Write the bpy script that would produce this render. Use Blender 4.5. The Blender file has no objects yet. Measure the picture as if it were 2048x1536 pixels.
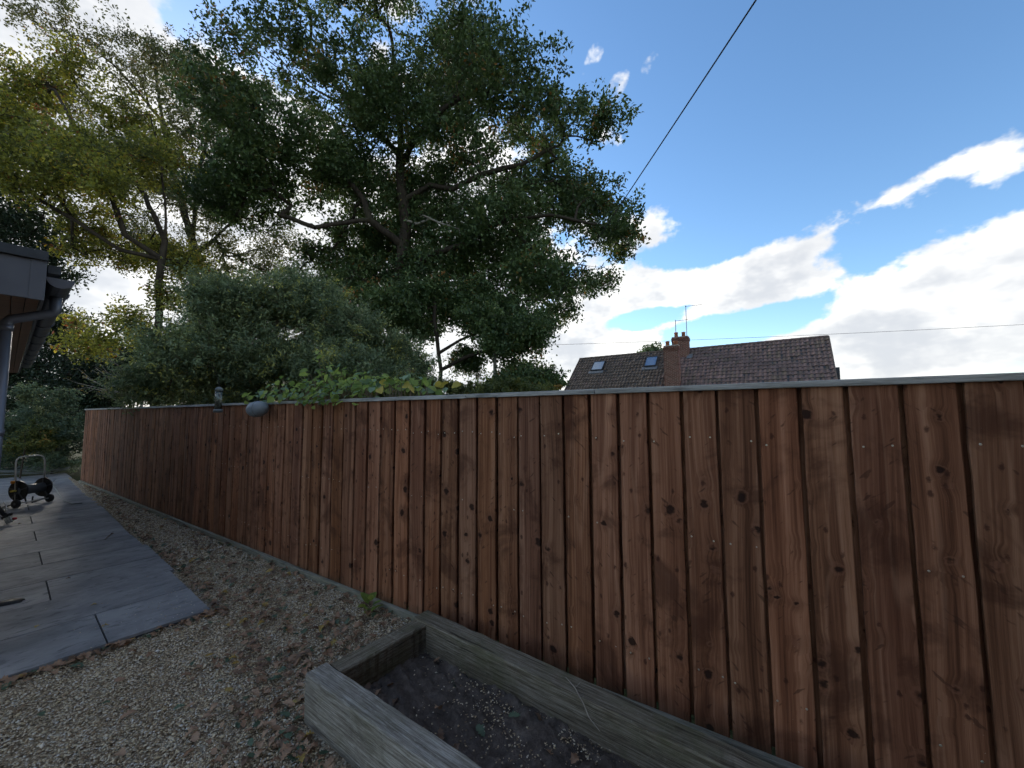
import bpy, math, random
import numpy as np
from mathutils import Matrix, Vector
R = math.radians
random.seed(7); rng = np.random.default_rng(7)
scene = bpy.context.scene
col = scene.collection

# ------------------------------------------------------------------ camera
FPX, PITCH, ROLL, EYE = 775.0, R(4.18), math.atan(0.0053), 1.67
fw = np.array([0, math.cos(PITCH), math.sin(PITCH)]); r0 = np.array([1., 0, 0]); u0 = np.cross(r0, fw)
rt = r0 * math.cos(ROLL) - u0 * math.sin(ROLL); up = u0 * math.cos(ROLL) + r0 * math.sin(ROLL)
CAM = np.array([0, 0, EYE])
cam_data = bpy.data.cameras.new('camera'); cam_data.sensor_width = 36; cam_data.lens = FPX / 2048 * 36
cam_data.clip_start = 0.02; cam_data.clip_end = 3000
cam = bpy.data.objects.new('camera', cam_data); col.objects.link(cam)
m = Matrix.Identity(4)
for i in range(3):
    m[i][0] = rt[i]; m[i][1] = up[i]; m[i][2] = -fw[i]; m[i][3] = CAM[i]
cam.matrix_world = m; scene.camera = cam

# ------------------------------------------------------------------ light
SUN_AZ, SUN_EL = R(-38), R(20)          # azimuth from +Y, negative is to the left
SUN_STRENGTH, SUN_ANGLE = 0.9, R(14)
SKY_STRENGTH, CLOUD_WHITE, EXPOSURE = 0.10, 3.2, 2.0
scene.view_settings.view_transform = 'Standard'; scene.view_settings.look = 'None'
scene.view_settings.exposure = EXPOSURE; scene.view_settings.gamma = 1.0
scene.view_settings.use_curve_mapping = False
scene.cycles.max_bounces = 4; scene.cycles.diffuse_bounces = 2; scene.cycles.glossy_bounces = 2; scene.cycles.transmission_bounces = 3; scene.cycles.use_adaptive_sampling = True; scene.cycles.adaptive_threshold = .04; scene.cycles.transparent_max_bounces = 4

def rayd(px, py):
    return (px - 1024) / FPX * rt - (py - 768) / FPX * up + fw
def at(px, py, Y):
    d = rayd(px, py); return CAM + d * (Y / d[1])
def onz(px, py, z):
    d = rayd(px, py); return CAM + d * ((z - EYE) / d[2])

# ------------------------------------------------------------------ node helper
class NT:
    def __init__(self, tree):
        self.t = tree; self.n = tree.nodes; self.l = tree.links
    def new(self, kind, **kw):
        nd = self.n.new(kind)
        for k, v in kw.items(): setattr(nd, k, v)
        return nd
    def put(self, sock, v):
        if v is None: return
        if hasattr(v, 'is_output'): self.l.new(v, sock)
        else:
            if sock.type == 'RGBA' and len(v) == 3: v = (*v, 1)
            sock.default_value = v
    def math(self, op, a, b=None, c=None, clamp=False):
        nd = self.new('ShaderNodeMath', operation=op, use_clamp=clamp)
        self.put(nd.inputs[0], a); self.put(nd.inputs[1], b); self.put(nd.inputs[2], c)
        return nd.outputs[0]
    def add(self, a, b): return self.math('ADD', a, b)
    def mul(self, a, b): return self.math('MULTIPLY', a, b)
    def vm(self, op, a, b=None, scale=None):
        nd = self.new('ShaderNodeVectorMath', operation=op)
        self.put(nd.inputs[0], a); self.put(nd.inputs[1], b)
        if scale is not None: self.put(nd.inputs['Scale'], scale)
        return nd.outputs['Value'] if op in ('LENGTH', 'DOT_PRODUCT', 'DISTANCE') else nd.outputs[0]
    def comb(self, x, y, z):
        nd = self.new('ShaderNodeCombineXYZ')
        for i, v in enumerate((x, y, z)): self.put(nd.inputs[i], v)
        return nd.outputs[0]
    def sep(self, v):
        nd = self.new('ShaderNodeSeparateXYZ'); self.put(nd.inputs[0], v); return nd.outputs
    def noise(self, vec, scale=1., detail=4., rough=.55, dist=0.):
        nd = self.new('ShaderNodeTexNoise'); self.put(nd.inputs['Vector'], vec)
        self.put(nd.inputs['Scale'], scale); self.put(nd.inputs['Detail'], detail)
        self.put(nd.inputs['Roughness'], rough); self.put(nd.inputs['Distortion'], dist)
        return nd.outputs['Fac']
    def voro(self, vec, scale, feature='F1', rand=1.):
        nd = self.new('ShaderNodeTexVoronoi', feature=feature); self.put(nd.inputs['Vector'], vec)
        self.put(nd.inputs['Scale'], scale); self.put(nd.inputs['Randomness'], rand)
        return nd.outputs
    def ramp(self, fac, stops, interp='LINEAR'):
        nd = self.new('ShaderNodeValToRGB'); nd.color_ramp.interpolation = interp
        el = nd.color_ramp.elements
        while len(el) < len(stops): el.new(0.5)
        for e, (p, c) in zip(el, stops):
            e.position = p; e.color = (*c, 1) if len(c) == 3 else c
        self.put(nd.inputs[0], fac); return nd.outputs[0]
    def step(self, v, a, b):                         # smooth 0..1 from a to b
        nd = self.new('ShaderNodeMapRange', interpolation_type='SMOOTHSTEP')
        self.put(nd.inputs[0], v); self.put(nd.inputs[1], a); self.put(nd.inputs[2], b)
        return nd.outputs[0]
    def lin(self, v, a, b, c, d):
        nd = self.new('ShaderNodeMapRange'); nd.clamp = True
        for i, q in enumerate((v, a, b, c, d)): self.put(nd.inputs[i], q)
        return nd.outputs[0]
    def mix(self, f, a, b, mode='MIX'):
        nd = self.new('ShaderNodeMix', data_type='RGBA', blend_type=mode)
        self.put(nd.inputs[0], f); self.put(nd.inputs[6], a); self.put(nd.inputs[7], b)
        return nd.outputs[2]
    def hsv(self, c, h=.5, s=1., v=1.):
        nd = self.new('ShaderNodeHueSaturation')
        self.put(nd.inputs['Hue'], h); self.put(nd.inputs['Saturation'], s); self.put(nd.inputs['Value'], v)
        self.put(nd.inputs['Color'], c); return nd.outputs[0]
    def bump(self, h, strength=.5, dist=.01, normal=None):
        nd = self.new('ShaderNodeBump'); self.put(nd.inputs['Height'], h)
        nd.inputs['Strength'].default_value = strength; nd.inputs['Distance'].default_value = dist
        self.put(nd.inputs['Normal'], normal); return nd.outputs[0]
    def attr(self, name):
        nd = self.new('ShaderNodeAttribute', attribute_name=name); return nd.outputs
    def coord(self, which='Object'):
        return self.new('ShaderNodeTexCoord').outputs[which]
    def rnd(self): return self.new('ShaderNodeObjectInfo').outputs['Random']

def material(name):
    mt = bpy.data.materials.new(name); mt.use_nodes = True
    t = NT(mt.node_tree); b = mt.node_tree.nodes['Principled BSDF']
    return mt, t, b
def setb(t, b, **kw):
    names = dict(color='Base Color', rough='Roughness', metal='Metallic', normal='Normal', spec='Specular IOR Level',
                 ior='IOR', trans='Transmission Weight', alpha='Alpha', coat='Coat Weight')
    for k, v in kw.items(): t.put(b.inputs[names[k]], v)

# ------------------------------------------------------------------ world: Nishita sky with broken cloud
world = bpy.data.worlds.new('World'); scene.world = world; world.use_nodes = True
world.cycles.sampling_method = 'MANUAL'; world.cycles.sample_map_resolution = 512
w = NT(world.node_tree); bg = world.node_tree.nodes['Background']
sky = w.new('ShaderNodeTexSky', sky_type='NISHITA'); sky.sun_disc = False
sky.sun_elevation = SUN_EL; sky.sun_rotation = SUN_AZ
sky.air_density = 1.0; sky.dust_density = 0.25; sky.ozone_density = 2.2; sky.altitude = 50
D = w.coord('Generated'); sx, sy, sz = w.sep(D)
az = w.math('ARCTAN2', sx, sy); el = w.math('ARCSINE', sz)
azel = w.comb(az, el, 0.0)
# cloud sheets in perspective (planar layer) plus round-headed cumulus
den = w.add(w.math('ABSOLUTE', sz), 0.16)
plane = w.comb(w.math('DIVIDE', sx, den), w.math('DIVIDE', sy, den), w.mul(sz, 1.5))
n_big = w.noise(plane, 0.9, 5, .56)
n_cum = w.noise(w.vm('MULTIPLY', D, (1, 1, 1.7)), 6.5, 6, .60)
n_fine = w.noise(D, 22, 3, .62)
shape = w.add(w.add(w.mul(n_big, .62), w.add(w.mul(n_cum, .92), w.mul(n_fine, .42))), -.48)
def pix_azel(px, py):
    d = rayd(px, py); d = d / np.linalg.norm(d); return math.atan2(d[0], d[1]), math.asin(d[2])
def blob(px, py, rx, ry, rot=0., amp=.3):            # a cloud at a place in the sky: size in photo pixels near it
    a, e = pix_azel(px, py); ax, _ = pix_azel(px + 10, py); _, ey = pix_azel(px, py - 10)
    kx, ky = abs(ax - a) / 10, abs(ey - e) / 10
    mp = w.new('ShaderNodeMapping', vector_type='TEXTURE'); w.put(mp.inputs[0], azel)
    mp.inputs['Location'].default_value = (a, e, 0); mp.inputs['Rotation'].default_value = (0, 0, R(rot))
    mp.inputs['Scale'].default_value = (rx * kx, ry * ky, 1)
    g = w.new('ShaderNodeTexGradient', gradient_type='SPHERICAL'); w.put(g.inputs[0], mp.outputs[0])
    return w.mul(w.math('SMOOTH_MIN', g.outputs['Fac'], .55, .2), amp / .5)
clouds = [  # large bank behind the trees on the left
    (150, 120, 420, 330, 20, .34), (420, 330, 420, 330, -20, .34), (260, 620, 520, 330, 0, .36), (760, 560, 420, 260, 0, .30),
    (1000, 720, 330, 150, 0, .30),
    # wedge high on the right
    (1930, 345, 260, 75, 10, .30), (2030, 300, 120, 90, 20, .18),
    # long band over the roof, the cumulus on the right
    (1300, 575, 330, 66, 6, .28), (1600, 530, 300, 52, 13, .26), (1440, 620, 210, 30, 7, .24), (1900, 610, 330, 140, 10, .33),
    (1650, 700, 260, 80, 5, .3), (2040, 540, 200, 130, 20, .32), (1820, 700, 260, 90, 0, .28), (2250, 620, 330, 300, 0, .3),
    (1185, 665, 115, 62, 0, .30), (1285, 690, 70, 45, 0, .24), (1120, 720, 160, 60, 0, .25),
    # small wisps
    (1228, 185, 66, 50, 40, .345), (1222, 272, 46, 42, -20, .37), (1195, 95, 90, 44, 45, .335), (1300, 85, 50, 110, -25, .345)]
tot = None
# the open blue field between the oak and the clouds on the right
clear = [(1500, 150, 760, 440, -15, .42), (1950, 80, 580, 280, 0, .40), (560, 60, 210, 150, 0, .40), (1460, 655, 210, 48, 8, .44), (1480, 460, 300, 70, 12, .38), (1790, 440, 280, 62, 16, .40), (1290, 638, 110, 26, 5, .36)]
for cdef in clouds:
    b_ = blob(*cdef); tot = b_ if tot is None else w.math('MAXIMUM', tot, b_)
# away from those, the same broken cloud as in view: more of it low down
low = w.add(w.mul(w.step(el, R(38), R(4)), .03), .105)
# the wide blue field in the south-west sky
gone = None
for cdef in clear:
    b_ = blob(*cdef); gone = b_ if gone is None else w.math('MAXIMUM', gone, b_)
density = w.math('SUBTRACT', w.add(w.add(shape, low), tot), gone)
mask = w.step(density, .54, .72)
shade = w.add(w.mul(w.step(w.noise(w.vm('ADD', w.vm('MULTIPLY', D, (1, 1, 1.8)), (0, 0, .06)), 6.5, 4, .58), .40, .62), .60),
              w.mul(w.step(density, .72, 1.0), .25))
ccol = w.mix(shade, (1.0, .985, .95), (.52, .55, .60))
ccol = w.vm('SCALE', ccol, scale=CLOUD_WHITE)
skyc = w.hsv(sky.outputs[0], .5, 1.12, .68)
w.put(bg.inputs['Color'], w.mix(w.mul(w.mul(mask, .97), w.step(el, R(-4), R(-1))), skyc, ccol))
bg.inputs['Strength'].default_value = SKY_STRENGTH

sun_d = bpy.data.lights.new('sun', 'SUN'); sun_d.energy = SUN_STRENGTH; sun_d.angle = SUN_ANGLE; sun_d.color = (1, .93, .82)
sun = bpy.data.objects.new('sun', sun_d); col.objects.link(sun)
sdir = Vector((math.sin(SUN_AZ) * math.cos(SUN_EL), math.cos(SUN_AZ) * math.cos(SUN_EL), math.sin(SUN_EL)))
sun.rotation_euler = sdir.to_track_quat('Z', 'Y').to_euler(); sun.location = (-20, 20, 30)

# ------------------------------------------------------------------ object helpers
def tag(o, label=None, cat=None, group=None, kind=None):
    if label: o['label'] = label
    if cat: o['category'] = cat
    if group: o['group'] = group
    if kind: o['kind'] = kind
    return o
def empty(name, loc=(0, 0, 0), label=None, cat=None, group=None):
    o = bpy.data.objects.new(name, None); o.location = loc; col.objects.link(o); o.empty_display_size = .1
    return tag(o, label, cat, group)
def link(name, me, mat=None, parent=None, loc=None):
    o = bpy.data.objects.new(name, me); col.objects.link(o)
    if mat is not None and not me.materials: me.materials.append(mat)
    if parent is not None: o.parent = parent
    if loc is not None: o.location = loc
    return o
class MB:
    def __init__(self): self.v = []; self.f = []; self.att = []
    def raw(self, vs, fs, tint=0.):
        k = len(self.v); self.v += [tuple(map(float, p)) for p in vs]; self.f += [tuple(i + k for i in f) for f in fs]
        self.att += [tint] * len(vs)
    def box(self, c, size, ax=None, tint=0.):        # c centre, size full, ax three axis vectors
        ax = ax or ((1, 0, 0), (0, 1, 0), (0, 0, 1))
        A = [np.array(a, float) * s / 2 for a, s in zip(ax, size)]; c = np.array(c, float)
        vs = [c + i * A[0] + j * A[1] + k * A[2] for i in (-1, 1) for j in (-1, 1) for k in (-1, 1)]
        self.raw(vs, [(0, 1, 3, 2), (4, 6, 7, 5), (0, 4, 5, 1), (2, 3, 7, 6), (0, 2, 6, 4), (1, 5, 7, 3)], tint)
    def tube(self, pts, rad, sides=8, tint=0., cap=True, closed=False):
        P = [np.array(p, float) for p in pts]; n = len(P)
        rad = [rad] * n if np.isscalar(rad) else rad
        vs = []; ref = None
        for i, p in enumerate(P):
            if closed: t = P[(i + 1) % n] - P[i - 1]
            else: t = P[min(i + 1, n - 1)] - P[max(i - 1, 0)]
            t = t / (np.linalg.norm(t) + 1e-9)
            if ref is None: ref = np.cross(t, (0, 0, 1) if abs(t[2]) < .9 else (1, 0, 0))
            ref = ref - t * (ref @ t); ref /= np.linalg.norm(ref) + 1e-9
            b = np.cross(t, ref)
            for k in range(sides):
                a = 2 * math.pi * k / sides; vs.append(p + rad[i] * (math.cos(a) * ref + math.sin(a) * b))
        fs = [(i * sides + k, i * sides + (k + 1) % sides, (i + 1) * sides + (k + 1) % sides, (i + 1) * sides + k)
              for i in range(n - 1) for k in range(sides)]
        if closed:
            fs += [((n - 1) * sides + k, (n - 1) * sides + (k + 1) % sides, (k + 1) % sides, k) for k in range(sides)]
        elif cap:
            fs += [tuple(range(sides))[::-1], tuple((n - 1) * sides + k for k in range(sides))]
        self.raw(vs, fs, tint)
    def lathe(self, c, axis, prof, sides=20, tint=0.):   # prof: list of (along, radius)
        axis = np.array(axis, float); axis /= np.linalg.norm(axis); c = np.array(c, float)
        self_pts = [c + axis * a for a, _ in prof]
        ref = np.cross(axis, (0, 0, 1) if abs(axis[2]) < .9 else (1, 0, 0)); ref /= np.linalg.norm(ref); b = np.cross(axis, ref)
        vs = [p + r * (math.cos(2 * math.pi * k / sides) * ref + math.sin(2 * math.pi * k / sides) * b)
              for p, (_, r) in zip(self_pts, prof) for k in range(sides)]
        n = len(prof)
        fs = [(i * sides + k, i * sides + (k + 1) % sides, (i + 1) * sides + (k + 1) % sides, (i + 1) * sides + k)
              for i in range(n - 1) for k in range(sides)]
        fs += [tuple(range(sides))[::-1], tuple((n - 1) * sides + k for k in range(sides))]
        self.raw(vs, fs, tint)
    def mesh(self, name, smooth=False):
        me = bpy.data.meshes.new(name); me.from_pydata(self.v, [], self.f); me.update()
        if any(self.att):
            at_ = me.attributes.new('tint', 'FLOAT', 'POINT'); at_.data.foreach_set('value', np.array(self.att, np.float32))
        if smooth: me.shade_smooth()
        return me
    def build(self, name, mat, parent=None, smooth=False, bevel=0.):
        o = link(name, self.mesh(name, smooth), mat, parent)
        if bevel:
            bv = o.modifiers.new('bevel', 'BEVEL'); bv.width = bevel; bv.segments = 2; bv.limit_method = 'ANGLE'
            bv.use_clamp_overlap = True
        return o
def quads_mesh(name, V, nper, tint=None, faces=None, smooth=False):
    """V (N,nper,3) -> one mesh with faces repeated per piece"""
    N = V.shape[0]; F = np.array(faces if faces is not None else [tuple(range(nper))])
    idx = (F[None] + (np.arange(N) * nper)[:, None, None]).reshape(-1, F.shape[1])
    me = bpy.data.meshes.new(name); me.vertices.add(N * nper)
    me.vertices.foreach_set('co', V.reshape(-1).astype(np.float32))
    me.loops.add(idx.size); me.loops.foreach_set('vertex_index', idx.reshape(-1).astype(np.int32))
    me.polygons.add(len(idx)); me.polygons.foreach_set('loop_start', (np.arange(len(idx)) * F.shape[1]).astype(np.int32))
    me.update(calc_edges=True)
    if tint is not None:
        a = me.attributes.new('tint', 'FLOAT', 'POINT'); a.data.foreach_set('value', np.repeat(tint, nper).astype(np.float32))
    if smooth: me.shade_smooth()
    return me

# ------------------------------------------------------------------ frames: the fence line and the paving
FB = np.array([1.19, 1.913, 0.0]); FD = np.array([-.837, .547, 0.]); FD /= np.linalg.norm(FD); FN = np.array([-FD[1], FD[0], 0.])
def fen(s, off, z=0.): return FB + FD * s + FN * off + np.array([0, 0, z])
FANG = math.atan2(FD[1], FD[0])
PA = np.array([-2.564, 3.378, 0.]); E1 = np.array([-math.sin(R(52.5)), math.cos(R(52.5)), 0.]); E2 = np.array([-E1[1], E1[0], 0.])
def pav(u, v, z=0.): return PA + E1 * u + E2 * v + np.array([0, 0, z])
Z3 = np.array([0, 0, 1.])
def so_of(P): P = np.asarray(P); return (P[..., :2] - FB[:2]) @ FD[:2], (P[..., :2] - FB[:2]) @ FN[:2]
def uv_of(P): P = np.asarray(P); return (P[..., :2] - PA[:2]) @ E1[:2], (P[..., :2] - PA[:2]) @ E2[:2]
def gravel_z(P):
    s, o = so_of(P); t = np.clip((.75 - o) / .6, 0, 1); return .055 * t * t * (3 - 2 * t)

# ------------------------------------------------------------------ materials
def mat_board():
    mt, t, b = material('stained_board'); c = t.coord(); rnd = t.rnd()
    x, y, z = t.sep(c)
    off = t.mul(rnd, 97.)
    zz = t.add(z, off)
    P2 = t.comb(t.add(x, t.mul(rnd, 13.)), t.mul(y, .3), zz)
    # knots
    kv = t.voro(t.vm('ADD', t.vm('MULTIPLY', P2, (9.0, 0, 8.0)), t.comb(0, t.mul(rnd, 31.), 0)), 1.0)
    kd, kc = kv['Distance'], kv['Color']
    cr, cg, cb = t.sep(kc)
    size = t.lin(cg, 0, 1, .05, .25)
    on = t.math('GREATER_THAN', cr, .42)
    wob = t.add(t.add(kd, t.mul(t.add(t.noise(P2, 60, 3, .6), -.5), .12)), t.mul(t.add(t.noise(t.vm('MULTIPLY', P2, (1, 1, 1.8)), 24, 2, .5), -.5), .26))
    knot = t.mul(on, t.step(t.math('DIVIDE', wob, size), 1.05, .62))
    ring = t.mul(on, t.step(t.math('ABSOLUTE', t.add(t.math('DIVIDE', wob, size), -1.25)), .35, .0))
    halo = t.mul(on, t.step(t.math('DIVIDE', kd, t.add(size, .12)), 1.9, .3))
    # grain, bending round the knots
    bend = t.add(t.mul(halo, .013), t.mul(t.noise(t.comb(t.mul(x, 2.0), rnd, t.mul(zz, .55)), 1., 1, .5), .09))
    g = t.add(x, bend)
    grain = t.noise(t.comb(t.mul(g, 75), t.mul(rnd, 50), t.mul(zz, 1.1)), 1., 4, .6)
    fine = t.noise(t.comb(t.mul(g, 420), t.mul(rnd, 50), t.mul(zz, 7.)), 1., 3, .6)
    rings = t.math('SINE', t.add(t.mul(g, 420), t.mul(grain, 2.5)))
    band = t.noise(t.comb(t.mul(g, 19), t.mul(rnd, 77), t.mul(zz, .6)), 1., 2, .5)
    blot = t.noise(P2, 3.2, 5, .62, .6)
    f = t.add(t.add(t.mul(grain, .40), t.mul(fine, .20)), t.add(t.mul(rings, .012), t.mul(band, .42)))
    base = t.ramp(f, [(.34, (.080, .031, .017)), (.45, (.185, .074, .041)), (.54, (.295, .130, .076)), (.66, (.44, .220, .135))])
    # per board: redder, paler or darker
    r2 = t.math('FRACT', t.mul(rnd, 17.31)); r3 = t.math('FRACT', t.mul(rnd, 41.7))
    base = t.hsv(base, t.lin(r2, 0, 1, .503, .509), t.lin(r3, 0, 1, .95, 1.06), t.lin(t.math('FRACT', t.mul(rnd, 7.77)), 0, 1, .76, 1.2))
    heart = t.noise(t.comb(t.add(t.mul(g, 9), t.mul(grain, .12)), t.mul(rnd, 61), t.mul(zz, .42)), 1., 1, .5)
    base = t.mix(t.mul(t.step(heart, .545, .575), .42), base, t.mix(.75, base, (.085, .027, .014)))
    base = t.mix(t.mul(t.step(heart, .575, .545), t.mul(t.step(heart, .52, .55), .30)), base, (.40, .22, .135))
    base = t.mix(t.mul(t.step(blot, .50, .66), .62), base, (.060, .023, .013))
    base = t.mix(t.mul(t.step(t.noise(P2, 2.1, 4, .6), .6, .8), .22), base, (.33, .19, .13))
    base = t.mix(t.mul(halo, .40), base, (.10, .042, .021))
    base = t.mix(t.mul(ring, .28), base, (.30, .14, .09))
    base = t.mix(t.mul(knot, .90), base, (.022, .011, .008))
    kv2 = t.voro(t.vm('ADD', t.vm('MULTIPLY', P2, (21, 0, 13)), t.comb(0, t.mul(rnd, 53.), 0)), 1.0)
    k2 = t.mul(t.math('GREATER_THAN', t.sep(kv2['Color'])[0], .72), t.step(t.add(kv2['Distance'], t.mul(t.add(t.noise(P2, 90, 3, .7), -.5), .30)), .26, .10))
    base = t.mix(t.mul(k2, .75), base, (.045, .017, .011))
    # compression scars: short dark cross marks
    sc = t.noise(t.comb(t.mul(x, 16), t.mul(rnd, 9), t.mul(t.add(zz, t.mul(x, .8)), 30)), 1., 2, .5)
    base = t.mix(t.mul(t.step(sc, .655, .73), .62), base, (.06, .027, .016))
    # grey-green damp at the foot, resin flecks
    foot = t.mul(t.step(t.add(z, t.mul(t.noise(P2, 9, 4), .10)), .13, .02), .5)
    base = t.mix(foot, base, (.07, .062, .04))
    fl = t.mul(t.step(t.noise(P2, 130, 2, .5), .735, .77), t.step(t.noise(P2, 3.5, 2), .55, .66))
    base = t.mix(t.mul(fl, .5), base, (.55, .47, .38))
    h = t.add(t.add(t.mul(grain, .5), t.mul(fine, .25)), t.mul(knot, -.5))
    setb(t, b, color=base, rough=t.lin(fine, .3, .7, .7, .9), normal=t.bump(h, .45, .004), spec=.18)
    return mt
def mat_weathered(name, cols, green=.35, axis=0, moss=(.10, .12, .06), grainscale=1., lichen=.0):
    """silvered softwood; axis = long axis of the timber in object space"""
    mt, t, b = material(name); c = t.coord(); rnd = t.rnd()
    c = t.vm('ADD', c, t.comb(t.mul(rnd, 31), t.mul(rnd, 57), t.mul(rnd, 11)))
    sc = [70 * grainscale] * 3; sc[axis] = 3.2; sf = [300 * grainscale] * 3; sf[axis] = 14
    grain = t.noise(t.vm('MULTIPLY', c, tuple(sc)), 1., 4, .6, .25)
    fine = t.noise(t.vm('MULTIPLY', c, tuple(sf)), 1., 3, .6)
    blot = t.noise(c, 5., 5, .6, .4)
    f = t.add(t.mul(grain, .6), t.mul(fine, .4))
    base = t.ramp(f, [(.38, cols[0]), (.5, cols[1]), (.61, cols[2])])
    mo = t.mul(t.step(t.add(blot, t.mul(t.add(grain, -.5), .4)), .44, .66), green)
    base = t.mix(mo, base, moss)
    st = t.noise(t.vm('MULTIPLY', c, (2.2, 2.2, 2.2)), 1., 5, .65, .8)
    base = t.mix(t.mul(t.step(st, .56, .72), .55), base, tuple(q * .45 for q in cols[0]))
    if lichen:
        lv = t.noise(c, 55, 4, .7)
        base = t.mix(t.mul(t.step(lv, .60, .68), lichen), base, (.50, .53, .45))
    cr = t.step(t.noise(t.vm('MULTIPLY', c, tuple(q * .55 for q in sc)), 1., 2, .5), .31, .27)
    base = t.mix(t.mul(cr, .7), base, (.025, .022, .018))
    setb(t, b, color=base, rough=.86, spec=.2, normal=t.bump(t.add(f, t.mul(cr, -.8)), .7, .006))
    return mt
def mat_plain(name, colr, rough=.6, metal=0., var=.15, scale=8., bump=.0, spec=.4):
    mt, t, b = material(name); c = t.coord()
    n = t.noise(c, scale, 5, .6)
    base = t.mix(t.lin(n, .3, .7, 0, 1), tuple(q * (1 - var) for q in colr), tuple(min(1, q * (1 + var)) for q in colr))
    setb(t, b, color=base, rough=t.lin(t.noise(c, scale * 3, 4), .3, .7, max(.05, rough - .08), min(1, rough + .08)), metal=metal, spec=spec)
    if bump: t.put(b.inputs['Normal'], t.bump(n, bump, .004))
    return mt
def mat_leaf(name, stops, trans=.35, rough=.5):
    mt, t, b = material(name); a = t.attr('tint')['Fac']
    c = t.ramp(a, stops)
    setb(t, b, color=c, rough=rough, spec=.35)
    tr = t.new('ShaderNodeBsdfTranslucent'); t.put(tr.inputs[0], t.hsv(c, .485, 1.15, 1.25))
    mx = t.new('ShaderNodeMixShader'); mx.inputs[0].default_value = trans
    t.l.new(b.outputs[0], mx.inputs[1]); t.l.new(tr.outputs[0], mx.inputs[2])
    out = mt.node_tree.nodes['Material Output']; t.l.new(mx.outputs[0], out.inputs[0])
    return mt
def mat_bark(name, c1, c2):
    mt, t, b = material(name); c = t.coord()
    n = t.noise(t.vm('MULTIPLY', c, (9, 9, 2.2)), 1., 6, .65, .4)
    base = t.ramp(n, [(.3, c1), (.7, c2)])
    base = t.mix(t.mul(t.step(t.noise(c, 1.3, 4), .5, .7), .4), base, (.05, .056, .03))
    setb(t, b, color=base, rough=.92, spec=.15, normal=t.bump(n, .8, .03))
    return mt
M = {}
M['board'] = mat_board()
M['cap'] = mat_weathered('weathered_capping', [(.22, .22, .20), (.38, .385, .36), (.53, .53, .50)], .12, 0, (.24, .26, .21))
M['gravel_board'] = mat_weathered('green_treated_board', [(.15, .145, .115), (.26, .255, .205), (.37, .365, .30)], .4, 0, (.16, .175, .11))
M['sleeper'] = mat_weathered('weathered_sleeper', [(.12, .107, .086), (.27, .255, .22), (.48, .465, .42)], .30, 0, (.15, .15, .08), 1.5, .3)
M['sleeper_dark'] = mat_weathered('mossy_sleeper', [(.075, .062, .043), (.18, .158, .115), (.32, .29, .23)], .45, 0, (.09, .098, .04), 1.5, .15)
M['metal_grey'] = mat_plain('anthracite_metal', (.14, .15, .175), .42, .35, .12, 3.)
M['fascia'] = mat_plain('grey_fascia', (.115, .12, .135), .5, .1, .12, 2.5)
M['roof_edge'] = mat_plain('slate_roof_edge', (.045, .05, .055), .7, 0, .25, 12., .3)
M['galv'] = mat_plain('bright_tube', (.62, .64, .62), .4, .3, .1, 9.)
M['black_plastic'] = mat_plain('black_plastic', (.022, .024, .027), .45, 0, .2, 6.)
M['grey_plastic'] = mat_plain('grey_plastic', (.10, .11, .12), .5, 0, .15, 6.)
M['orange'] = mat_plain('orange_plastic', (.62, .24, .03), .45, 0, .1)
M['yellow'] = mat_plain('yellow_plastic', (.55, .42, .08), .5, 0, .1)
M['white'] = mat_plain('white_plastic', (.62, .63, .63), .45, 0, .06)
M['red'] = mat_plain('red_plastic', (.42, .03, .05), .45, 0, .1)
M['hose'] = mat_plain('grey_hose', (.13, .15, .15), .5, 0, .2, 30.)
M['pot'] = mat_plain('terracotta_pot', (.36, .145, .085), .8, 0, .25, 9.)
M['lead'] = mat_plain('lead_flashing', (.16, .17, .18), .6, .2, .25, 5.)
M['render'] = mat_plain('cream_render', (.48, .44, .37), .9, 0, .08, 20., .2)
M['grey_shell'] = mat_plain('grey_shell', (.20, .23, .25), .38, 0, .10, 12.)
M['wire'] = mat_plain('black_cable', (.02, .022, .028), .6, 0, .1)
M['pole'] = mat_bark('grey_pole_wood', (.16, .145, .12), (.30, .28, .24))
M['oak_bark'] = mat_bark('oak_bark', (.026, .021, .016), (.075, .06, .045))
M['pale_bark'] = mat_bark('pale_bark', (.17, .15, .12), (.33, .30, .25))
M['twig'] = mat_plain('dry_twig', (.20, .15, .10), .9, 0, .3, 20.)
M['deadwood'] = mat_plain('dead_wood', (.30, .27, .22), .9, 0, .3, 10.)
M['screw'] = mat_plain('screw_head', (.55, .52, .42), .35, .8, .1)

# slabs
def mat_slab():
    mt, t, b = material('grey_porcelain_slab'); c = t.coord(); rnd = t.rnd()
    c = t.vm('ADD', c, t.comb(t.mul(rnd, 23), t.mul(rnd, 47), 0))
    st = t.noise(t.vm('MULTIPLY', c, (1.0, 1.35, 1)), 1.9, 6, .68, .4)
    sp = t.noise(c, 34, 4, .65)
    pt = t.noise(t.vm('MULTIPLY', c, (1, 2.2, 1)), 7.5, 5, .7, .5)
    base = t.ramp(st, [(.36, (.165, .172, .182)), (.50, (.235, .242, .252)), (.64, (.31, .316, .325))])
    base = t.mix(t.mul(t.step(pt, .54, .66), .6), base, (.085, .09, .10))
    base = t.mix(t.mul(t.step(sp, .66, .72), .35), base, (.45, .45, .44))
    base = t.hsv(base, .5, 1., t.lin(rnd, 0, 1, .86, 1.12))
    setb(t, b, color=base, rough=t.lin(pt, .3, .7, .5, .72), spec=.4, normal=t.bump(t.add(st, t.mul(sp, .3)), .15, .003))
    return mt
M['slab'] = mat_slab()
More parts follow.
